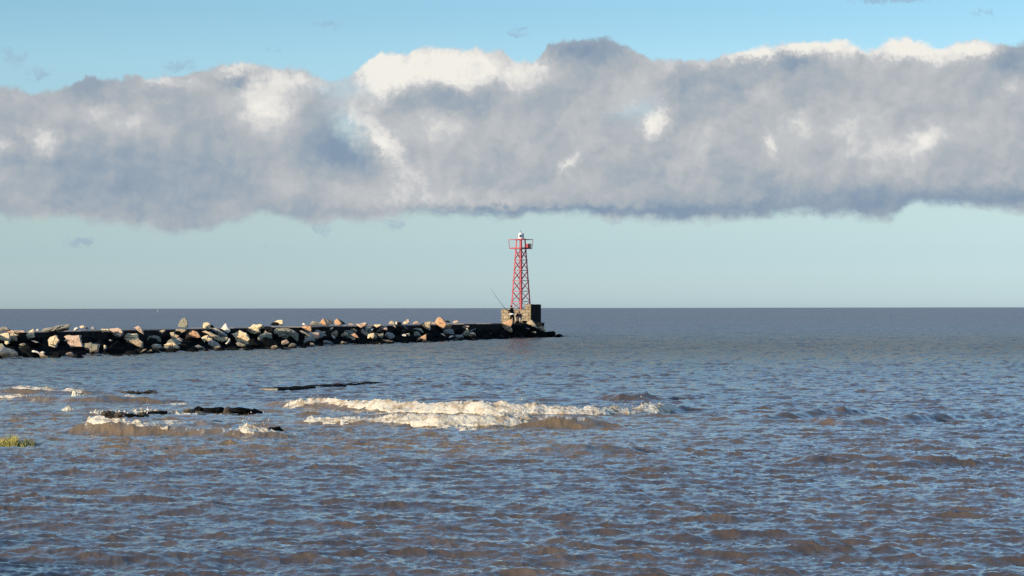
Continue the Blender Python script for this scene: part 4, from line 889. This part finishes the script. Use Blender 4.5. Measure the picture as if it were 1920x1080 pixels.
# lantern: tapered white housing, windows, cone, finial
def frustum(name, r0, r1, z0, z1, n, mat, parent, rot=0.0):
    bm = bmesh.new()
    bmesh.ops.create_cone(bm, cap_ends=True, segments=n, radius1=r0, radius2=max(r1, .003), depth=z1 - z0, matrix=Matrix.Translation((0, 0, (z0 + z1) / 2)) @ Matrix.Rotation(rot, 4, 'Z'))
    return bobj(name, bm, mat, parent)
zl = ZR + .06
ln = frustum('lantern', .36, .25, zl, zl + .50, 8, M['white_paint'], bt, R(22.5))
for a in range(4):
    d = Vector((math.cos(R(a * 90 - 97)), math.sin(R(a * 90 - 97)), 0)); s = d.cross(Vector((0, 0, 1)))
    bm = bmesh.new(); vs = [bm.verts.new(d * r_ + s * w_ + Vector((0, 0, z_))) for r_, w_, z_ in ((.33, -.125, zl + .13), (.33, .125, zl + .13), (.30, .115, zl + .40), (.30, -.115, zl + .40), (.20, -.12, zl + .13), (.20, .12, zl + .13), (.20, .12, zl + .40), (.20, -.12, zl + .40))]
    for q in ((0, 1, 2, 3), (7, 6, 5, 4), (0, 4, 5, 1), (1, 5, 6, 2), (2, 6, 7, 3), (3, 7, 4, 0)): bm.faces.new([vs[i] for i in q])
    bmesh.ops.recalc_face_normals(bm, faces=bm.faces); bobj('lantern_window', bm, M['glass'], ln)
frustum('lantern_roof', .27, .07, zl + .50, zl + .66, 8, M['white_paint'], bt)
frustum('finial', .035, .02, zl + .66, zl + .88, 8, M['dark_metal'], bt)
barobj('cable_mast', [((.30, .02, zl - .06), (.27, .02, zl + .55))], .07, M['dark_metal'], bt)


# ---------------------------------------------------------------- people
def cloth(name, c):
    m, t, b = newmat(name); g = t.nodes.new('ShaderNodeTexCoord'); n = noise(t, g.outputs['Object'], 14, 4, .6); v = (n - .5) * .7 + 1.0
    t.links.new(mixc(t, 1.0, c, combine(t, v, v, v), 'MULTIPLY'), b.inputs['Base Color']); setin(b, 'Roughness', .9); setin(b, 'Specular IOR Level', .05); bump(t, n, .5, .01, b); return m
M['black_cloth'] = cloth('black_cloth', (.007, .007, .009)); M['white_cloth'] = cloth('white_cloth', (.75, .74, .72)); M['pale_cloth'] = cloth('pale_cloth', (.42, .37, .30))
M['brown_cloth'] = cloth('brown_cloth', (.16, .085, .05)); M['navy_cloth'] = cloth('navy_cloth', (.014, .016, .026)); M['skin'] = cloth('skin', (.42, .25, .17))
def skinned(name, verts, edges, radii, root, mat, parent):
    me = bpy.data.meshes.new(name); me.from_pydata(verts, edges, []); o = link_mesh(name, me, mat, parent)
    md = o.modifiers.new('skin', 'SKIN'); md.use_smooth_shade = True
    for i, r_ in enumerate(radii):
        sv = me.skin_vertices[0].data[i]; sv.radius = (r_, r_) if not isinstance(r_, tuple) else r_; sv.use_root = (i == root)
    o.modifiers.new('sub', 'SUBSURF').levels = 1; o.modifiers['sub'].render_levels = 2
    return o
def person(loc, rz, J, top_mat, leg_mat, cap_mat, label, grow=1.0):
    """J: joints in metres above the feet. body is one skinned surface, clothes are children over it"""
    root = empty('person', loc, rz); tag(root, label, 'person', 'people fishing at the end of the jetty')
    names = ['pelvis', 'waist', 'chest', 'neck', 'head0', 'crown', 'shl', 'ell', 'wrl', 'pll', 'shr', 'elr', 'wrr', 'plr', 'hil', 'knl', 'anl', 'tol', 'hir', 'knr', 'anr', 'tor']
    ed = [(0, 1), (1, 2), (2, 3), (3, 4), (4, 5), (2, 6), (6, 7), (7, 8), (8, 9), (2, 10), (10, 11), (11, 12), (12, 13), (0, 14), (14, 15), (15, 16), (16, 17), (0, 18), (18, 19), (19, 20), (20, 21)]
    rd = [.13, .12, .145, .055, .085, .075, .065, .045, .03, .034, .065, .045, .03, .034, .09, .062, .042, .04, .09, .062, .042, .04]
    V = [Vector(J[n]) for n in names]
    for s in ('l', 'r'):                                           # four fingers and a thumb, curled round what the hand holds
        w, p = Vector(J['wr' + s]), Vector(J['pl' + s]); d = (p - w).normalized(); sd = d.cross(Vector((0, 0, 1))).normalized(); dn = sd.cross(d)
        b0 = names.index('pl' + s)
        for q, (off, L) in enumerate(((-.028, .062), (-.009, .070), (.010, .066), (.028, .052))):
            k = len(V); V += [p + sd * off + d * L * .55, p + sd * off + d * L * .8 - dn * L * .5]; ed += [(b0, k), (k, k + 1)]; rd += [.0095, .0085]
        k = len(V); V += [w + d * .04 - sd * .045 - dn * .01, w + d * .07 - sd * .05 - dn * .035]; ed += [(b0, k), (k, k + 1)]; rd += [.011, .009]
    body = skinned('body', V, ed, rd, 0, M['skin'], root)
    g = lambda *n: [J[i] for i in n]
    jk = skinned('jacket', g('pelvis', 'waist', 'chest', 'neck', 'shl', 'ell', 'wrl', 'shr', 'elr', 'wrr'), [(0, 1), (1, 2), (2, 3), (2, 4), (4, 5), (5, 6), (2, 7), (7, 8), (8, 9)],
                 [.175 * grow, .17 * grow, .19 * grow, .09, .12, .095, .07, .12, .095, .07], 0, top_mat, root)
    tr = skinned('trousers', g('pelvis', 'hil', 'knl', 'anl', 'hir', 'knr', 'anr'), [(0, 1), (1, 2), (2, 3), (0, 4), (4, 5), (5, 6)], [.17, .13, .10, .085, .13, .10, .085], 0, leg_mat, root)
    for s in ('l', 'r'):
        skinned('shoe', [Vector(J['an' + s]) - Vector((0, 0, .03)), J['to' + s]], [(0, 1)], [.058, .05], 0, M['black_cloth'], root)
    h = Vector(J['head0']); c = Vector(J['crown'])
    for r_, z, nm, mt in ((.102, .03, 'cap', cap_mat),):
        bm = bmesh.new(); bmesh.ops.create_uvsphere(bm, u_segments=16, v_segments=10, radius=1, matrix=Matrix.Translation(h.lerp(c, .75)) @ Matrix.Diagonal((r_, r_ * 1.12, r_ * .95, 1)))
        cut = h.lerp(c, .35).z
        bmesh.ops.delete(bm, geom=[v for v in bm.verts if v.co.z < cut], context='VERTS'); cp = bobj(nm, bm, mt, root, True)
    hd = Vector(J['face']).normalized(); fc = h.lerp(c, .35) + hd * .085
    bm = bmesh.new(); bmesh.ops.create_cone(bm, cap_ends=True, segments=8, radius1=.018, radius2=.006, depth=.035, matrix=Matrix.Translation(fc) @ hd.to_track_quat('Z', 'Y').to_matrix().to_4x4()); bobj('nose', bm, M['skin'], body)
    sd = hd.cross(Vector((0, 0, 1)))
    for k in (-1, 1):
        bm = bmesh.new(); bmesh.ops.create_uvsphere(bm, u_segments=8, v_segments=6, radius=.012, matrix=Matrix.Translation(fc - hd * .008 + sd * .03 * k + Vector((0, 0, .03)))); bobj('eye', bm, M['black_cloth'], body)
        bm = bmesh.new(); bmesh.ops.create_uvsphere(bm, u_segments=8, v_segments=6, radius=1, matrix=Matrix.Translation(h.lerp(c, .3) + sd * .088 * k) @ Matrix.Diagonal((.02, .02, .03, 1))); bobj('ear', bm, M['skin'], body)
    return root
p1 = Vector((0.0, 247.7, WZ))
# standing, turned to the left, holding the rod out over the water
J1 = dict(pelvis=(.02, 0, .92), waist=(.02, 0, 1.08), chest=(-.01, 0, 1.34), neck=(-.05, 0, 1.50), head0=(-.08, 0, 1.57), crown=(-.09, 0, 1.69), face=(-1, 0, -.1),
          shl=(-.02, -.19, 1.42), ell=(-.16, -.24, 1.20), wrl=(-.36, -.14, 1.22), pll=(-.43, -.10, 1.25), shr=(.0, .19, 1.42), elr=(-.14, .22, 1.16), wrr=(-.27, .06, 1.06), plr=(-.34, .02, 1.08),
          hil=(.02, -.10, .86), knl=(-.10, -.15, .48), anl=(-.14, -.17, .09), tol=(-.30, -.18, .04), hir=(.03, .10, .86), knr=(.12, .13, .48), anr=(.19, .15, .09), tor=(.05, .17, .04))
person(p1, R(-8), J1, M['black_cloth'], M['black_cloth'], M['black_cloth'], 'person standing in black clothes with a white band at the waist, holding a fishing rod', 1.3)
pr = [o for o in col.objects if o.name == 'person'][0]; pr.scale = (1.04,) * 3
bm = bmesh.new(); bmesh.ops.create_cone(bm, cap_ends=False, segments=20, radius1=.262, radius2=.25, depth=.13, matrix=Matrix.Translation((.02, 0, .90)) @ Matrix.Diagonal((1, 1.1, 1, 1)))
for f in bm.faces: f.smooth = True
bobj('white_hem', bm, M['white_cloth'], pr)
# rod
a = p1 + Vector((-.30, 0, 1.02)); tip = P(919, 540, 246.5)
bm = bmesh.new(); segs = 14; prev = None
for i in range(segs + 1):
    f = i / segs; c = a.lerp(tip, f) + Vector((0, 0, -.10 * math.sin(f * math.pi))); r_ = .017 * (1 - f) + .006
    ring = [bm.verts.new(c + Vector((math.cos(k * 1.0472) * r_, math.sin(k * 1.0472) * r_, math.sin(k * 1.0472) * r_ * .3 + math.cos(k * 1.0472) * r_ * .7))) for k in range(6)]
    if prev:
        for k in range(6): bm.faces.new((prev[k], prev[(k + 1) % 6], ring[(k + 1) % 6], ring[k]))
    prev = ring
rod = bobj('fishing_rod', bm, M['dark_metal']); tag(rod, 'long thin fishing rod pointing up to the left over the jetty', 'fishing rod')
bm = bmesh.new(); bmesh.ops.create_uvsphere(bm, u_segments=10, v_segments=8, radius=.045, matrix=Matrix.Translation(a.lerp(tip, .05) + Vector((0, -.02, -.06)))); bobj('reel', bm, M['dark_metal'], rod)
# seated
p2 = Vector((0.74, 247.9, WZ))
J2 = dict(pelvis=(0, .10, .42), waist=(0, .06, .56), chest=(0, -.02, .80), neck=(0, -.08, .95), head0=(0, -.10, 1.02), crown=(0, -.11, 1.14), face=(0, -1, -.2),
          shl=(-.19, -.02, .88), ell=(-.27, -.14, .66), wrl=(-.20, -.36, .56), pll=(-.15, -.42, .54), shr=(.19, -.02, .88), elr=(.27, -.14, .66), wrr=(.18, -.36, .56), plr=(.12, -.42, .54),
          hil=(-.10, .02, .42), knl=(-.24, -.40, .52), anl=(-.25, -.42, .09), tol=(-.27, -.58, .04), hir=(.10, .02, .42), knr=(.24, -.40, .50), anr=(.26, -.42, .09), tor=(.30, -.58, .04))
person(p2, R(-20), J2, M['navy_cloth'], M['pale_cloth'], M['brown_cloth'], 'person sitting in a dark jacket, pale trousers and a brown cap beside the standing one', 1.15)
seat = bpy.data.objects.new('boulder', proto[3]); col.objects.link(seat); seat.location = p2 + Vector((-.03, .22, .05)); seat.scale = (.36, .30, .34)
tag(seat, 'dark stone the sitting person uses as a seat at the beacon base', 'boulder', DG)
seat2 = bpy.data.objects.new('tackle_bag', hull_rock(.32, .2, .17, 77)); col.objects.link(seat2); seat2.data.materials.append(M['black_cloth']); seat2.location = (1.30, 248.4, WZ + .13)
tag(seat2, 'black bag lying on the jetty right of the sitting person', 'bag')

# ---------------------------------------------------------------- low rocks awash
def low_rock(mat, label, pts, depth=.5, tilt=0.0, name='rock'):
    yb = max(p[1] for p in pts); cx = sum(p[0] for p in pts) / len(pts)
    return poly_rock('p', mat, label, [(x, y + (3 if y >= yb - 2 else 0)) for x, y in pts], 'low rocks awash', depth=depth, tilt=tilt, Zset=H * F / (yb - yh(cx)), name=name)
low_rock('brown', 'brown lump of rock at the left of the foaming low rocks', [(186, 782), (190, 773), (203, 769), (213, 773), (218, 783)])
low_rock('brown', 'mottled brown rock between the left lump and the black one, awash', [(208, 783), (214, 776), (224, 772), (238, 775), (242, 783)])
low_rock('dark', 'black wet rock in the middle of the foaming low rocks', [(232, 782), (236, 776), (248, 775), (254, 779), (252, 783)])
low_rock('tan', 'tan wet rock just right of the black one in the foam', [(254, 781), (258, 774), (268, 772), (274, 777), (273, 782)])
low_rock('dark', 'flat dark ledge of rock the white bird stands on', [(272, 777), (278, 772), (290, 771), (303, 770), (312, 772), (311, 777)], .35)
low_rock('tan', 'tan rock at the left end of the long black ledge', [(341, 777), (343, 768), (352, 765), (360, 767), (361, 776)])
low_rock('dark', 'black domed rock, the highest lump of the long ledge', [(360, 774), (364, 765), (371, 761), (378, 764), (381, 774)])
low_rock('dark', 'middle slab of the long black ledge of rock', [(379, 774), (382, 765), (400, 764), (417, 763), (421, 772), (416, 774)])
low_rock('brown', 'small brown lump between the two slabs of the long black ledge', [(417, 774), (421, 765), (426, 762), (432, 766), (433, 773)])
low_rock('dark', 'right slab of the long black ledge, tapering to a point', [(430, 772), (433, 765), (449, 763), (462, 766), (480, 768), (494, 775), (470, 776)])
low_rock('brown', 'brown rock barely showing above the water below the long ledge', [(376, 796), (388, 791), (400, 788), (415, 790), (426, 794), (424, 797)])
low_rock('dark', 'flat black rock ringed by the white splash', [(476, 808), (486, 802), (505, 801), (524, 801), (528, 806), (522, 810)], .4)
low_rock('brown', 'small brown rock showing through the foot of the shorter breaker', [(784, 800), (788, 795), (796, 793), (802, 797), (803, 801)], .3)
low_rock('brown', 'thin dark strip of rock at the far left behind the golden wave', [(215, 739), (225, 733), (250, 735), (290, 733), (305, 738)], .4)

# concrete ledge, mostly under water
c0 = PW(521, 733.5); c0.z = 0
M['ledge_lit_end'] = rock_mat('lit_end_concrete', (.34, .31, .24), .8, .3, wet=False)  # lighter concrete colour paints the sunlit end
bm = bmesh.new(); n = 24; prev = None
for i in range(n + 1):
    f = i / n; z1 = .09 - .045 * f + .02 * math.sin(i * 1.9); ctr = c0 + UU * 9.2 * f
    ring = [bm.verts.new(ctr + NN * l + Vector((0, 0, z))) for l, z in ((0, -.5), (0, z1), (-.75, z1 + .01), (-.75, -.5))]
    if prev:
        for k in range(4): bm.faces.new((prev[k], prev[(k + 1) % 4], ring[(k + 1) % 4], ring[k]))
    else: bm.faces.new(ring)
    prev = ring
bm.faces.new(prev[::-1]); bmesh.ops.recalc_face_normals(bm, faces=bm.faces)
lg = bobj('concrete_ledge', bm, M['wall'])  # body in the dark concrete, shade painted along its side
V_ = [c0 + UU * u + NN * l + Vector((0, 0, z)) for u in (-.04, -.004) for l in (-.75, 0) for z in (-.5, .095)]
obj('lit_end', V_, [(0, 1, 3, 2), (4, 6, 7, 5), (0, 4, 5, 1), (2, 3, 7, 6), (1, 5, 7, 3), (0, 2, 6, 4)], M['ledge_lit_end'], lg); tag(lg, 'long straight concrete ledge almost under water, sunlit at its left end, shaded along its side', 'ledge')

# grass growing from the water at the left edge
def grass_mat(name, c1, c2):
    m, t, b = newmat(name); g = t.nodes.new('ShaderNodeNewGeometry'); n = noise(t, g.outputs['Position'], 22, 3, .6)
    t.links.new(mixc(t, n.smooth(.35, .65), c1, c2), b.inputs['Base Color']); setin(b, 'Roughness', .6); return m
def tuft(pxs, mat, label, seed):
    r = random.Random(seed); bm = bmesh.new()
    for x0, x1, ht, nb in pxs:
        for i in range(nb):
            x = r.uniform(x0, x1); c = PW(x, 834 + r.uniform(-3, 1)); c.z = -.05; h = (ht + r.gauss(0, ht * .2)) / F * c.y + .05
            edge = 1 - abs((x - (x0 + x1) / 2) / (x1 - x0) * 2) ** 2 * .5; h *= edge
            ln = Vector((r.gauss(0, .35), r.gauss(0, .3), 0)) * h; w = r.uniform(.009, .015); a = r.uniform(0, 3.14); s = Vector((math.cos(a), math.sin(a), 0)) * w; s2 = Vector((-math.sin(a), math.cos(a), 0)) * w * .4
            pv = None
            for k in range(5):
                f = k / 4; q = c + ln * f * f + Vector((0, 0, h * f * (1 - .15 * f))); ww = 1 - f * .9
                ring = [bm.verts.new(q + s * ww), bm.verts.new(q + s2 * ww), bm.verts.new(q - s * ww)]
                if pv:
                    for m_ in range(3): bm.faces.new((pv[m_], pv[(m_ + 1) % 3], ring[(m_ + 1) % 3], ring[m_]))
                pv = ring
    bmesh.ops.recalc_face_normals(bm, faces=bm.faces)
    return tag(bobj('grass_tuft', bm, mat), label, 'grass tuft', 'grass tufts in the water')
tuft([(13, 33, 19, 320), (-14, 13, 13, 200)], grass_mat('yellow_grass', (.68, .52, .13), (.36, .36, .10)), 'bright yellow green tuft of grass in the water at the left edge', 1)
tuft([(34, 46, 10, 60), (46, 54, 15, 60), (54, 66, 10, 70)], grass_mat('olive_grass', (.42, .38, .12), (.22, .22, .08)), 'duller low tuft of grass right of the bright yellow one', 2)

# bird
bp = P(278, 771, H * F / (777 - 578.5)); bp.z = P(278, 771.5, bp.y).z
bird = empty('bird', bp); tag(bird, 'small white bird with a curved neck standing on the low rocks awash', 'bird')
skinned('body', [(.055, 0, .03), (0, 0, .045), (-.035, 0, .06), (-.018, 0, .095), (-.012, 0, .118), (-.032, 0, .126)], [(0, 1), (1, 2), (2, 3), (3, 4), (4, 5)], [.012, .034, .024, .014, .014, .012], 1, M['white_cloth'], bird)
bm = bmesh.new(); bmesh.ops.create_cone(bm, cap_ends=True, segments=6, radius1=.007, radius2=.001, depth=.035, matrix=Matrix.Translation((-.055, 0, .122)) @ Matrix.Rotation(R(-90), 4, 'Y')); bobj('beak', bm, M['dark_metal'], bird)
for k in (-1, 1): barobj('leg', [((0, .012 * k, -.02), (0, .012 * k, .03))], .006, M['dark_metal'], bird)

# channel marker far out
mp = P(296, 577, 1500); mp.z = -.2
cm = empty('channel_marker', mp); tag(cm, 'tiny grey channel marker on the horizon far out on the left', 'marker')
M['hazy_grey'] = paint('haze_tinted_grey', (.28, .30, .30))  # distance haze mixed into the grey
barobj('pole', [((0, 0, 0), (0, 0, 3.4))], .22, M['hazy_grey'], cm)
bm = bmesh.new(); bmesh.ops.create_cone(bm, cap_ends=True, segments=10, radius1=.45, radius2=.25, depth=.8, matrix=Matrix.Translation((0, 0, 1.6))); bobj('float', bm, M['hazy_grey'], cm)

# unseen rock mass added beside the camera to shade the nearest water at left
bm = bmesh.new(); bmesh.ops.create_icosphere(bm, subdivisions=5, radius=1)
A = Matrix.Translation((-15.4, 20.6, 0)) @ Matrix.Rotation(math.atan2(.84, -.54), 4, 'Z') @ Matrix.Diagonal((9.5, 2.2, 2.27, 1))
for v in bm.verts:
    c = Vector([math.copysign(abs(q) ** .55, q) for q in v.co]); v.co = A @ c; v.co += mnoise.noise_vector(v.co * .5) * .55 + mnoise.noise_vector(v.co * 1.7) * .18
sb = bobj('shadow_caster', bm, M['dark']); sb['kind'] = 'structure'
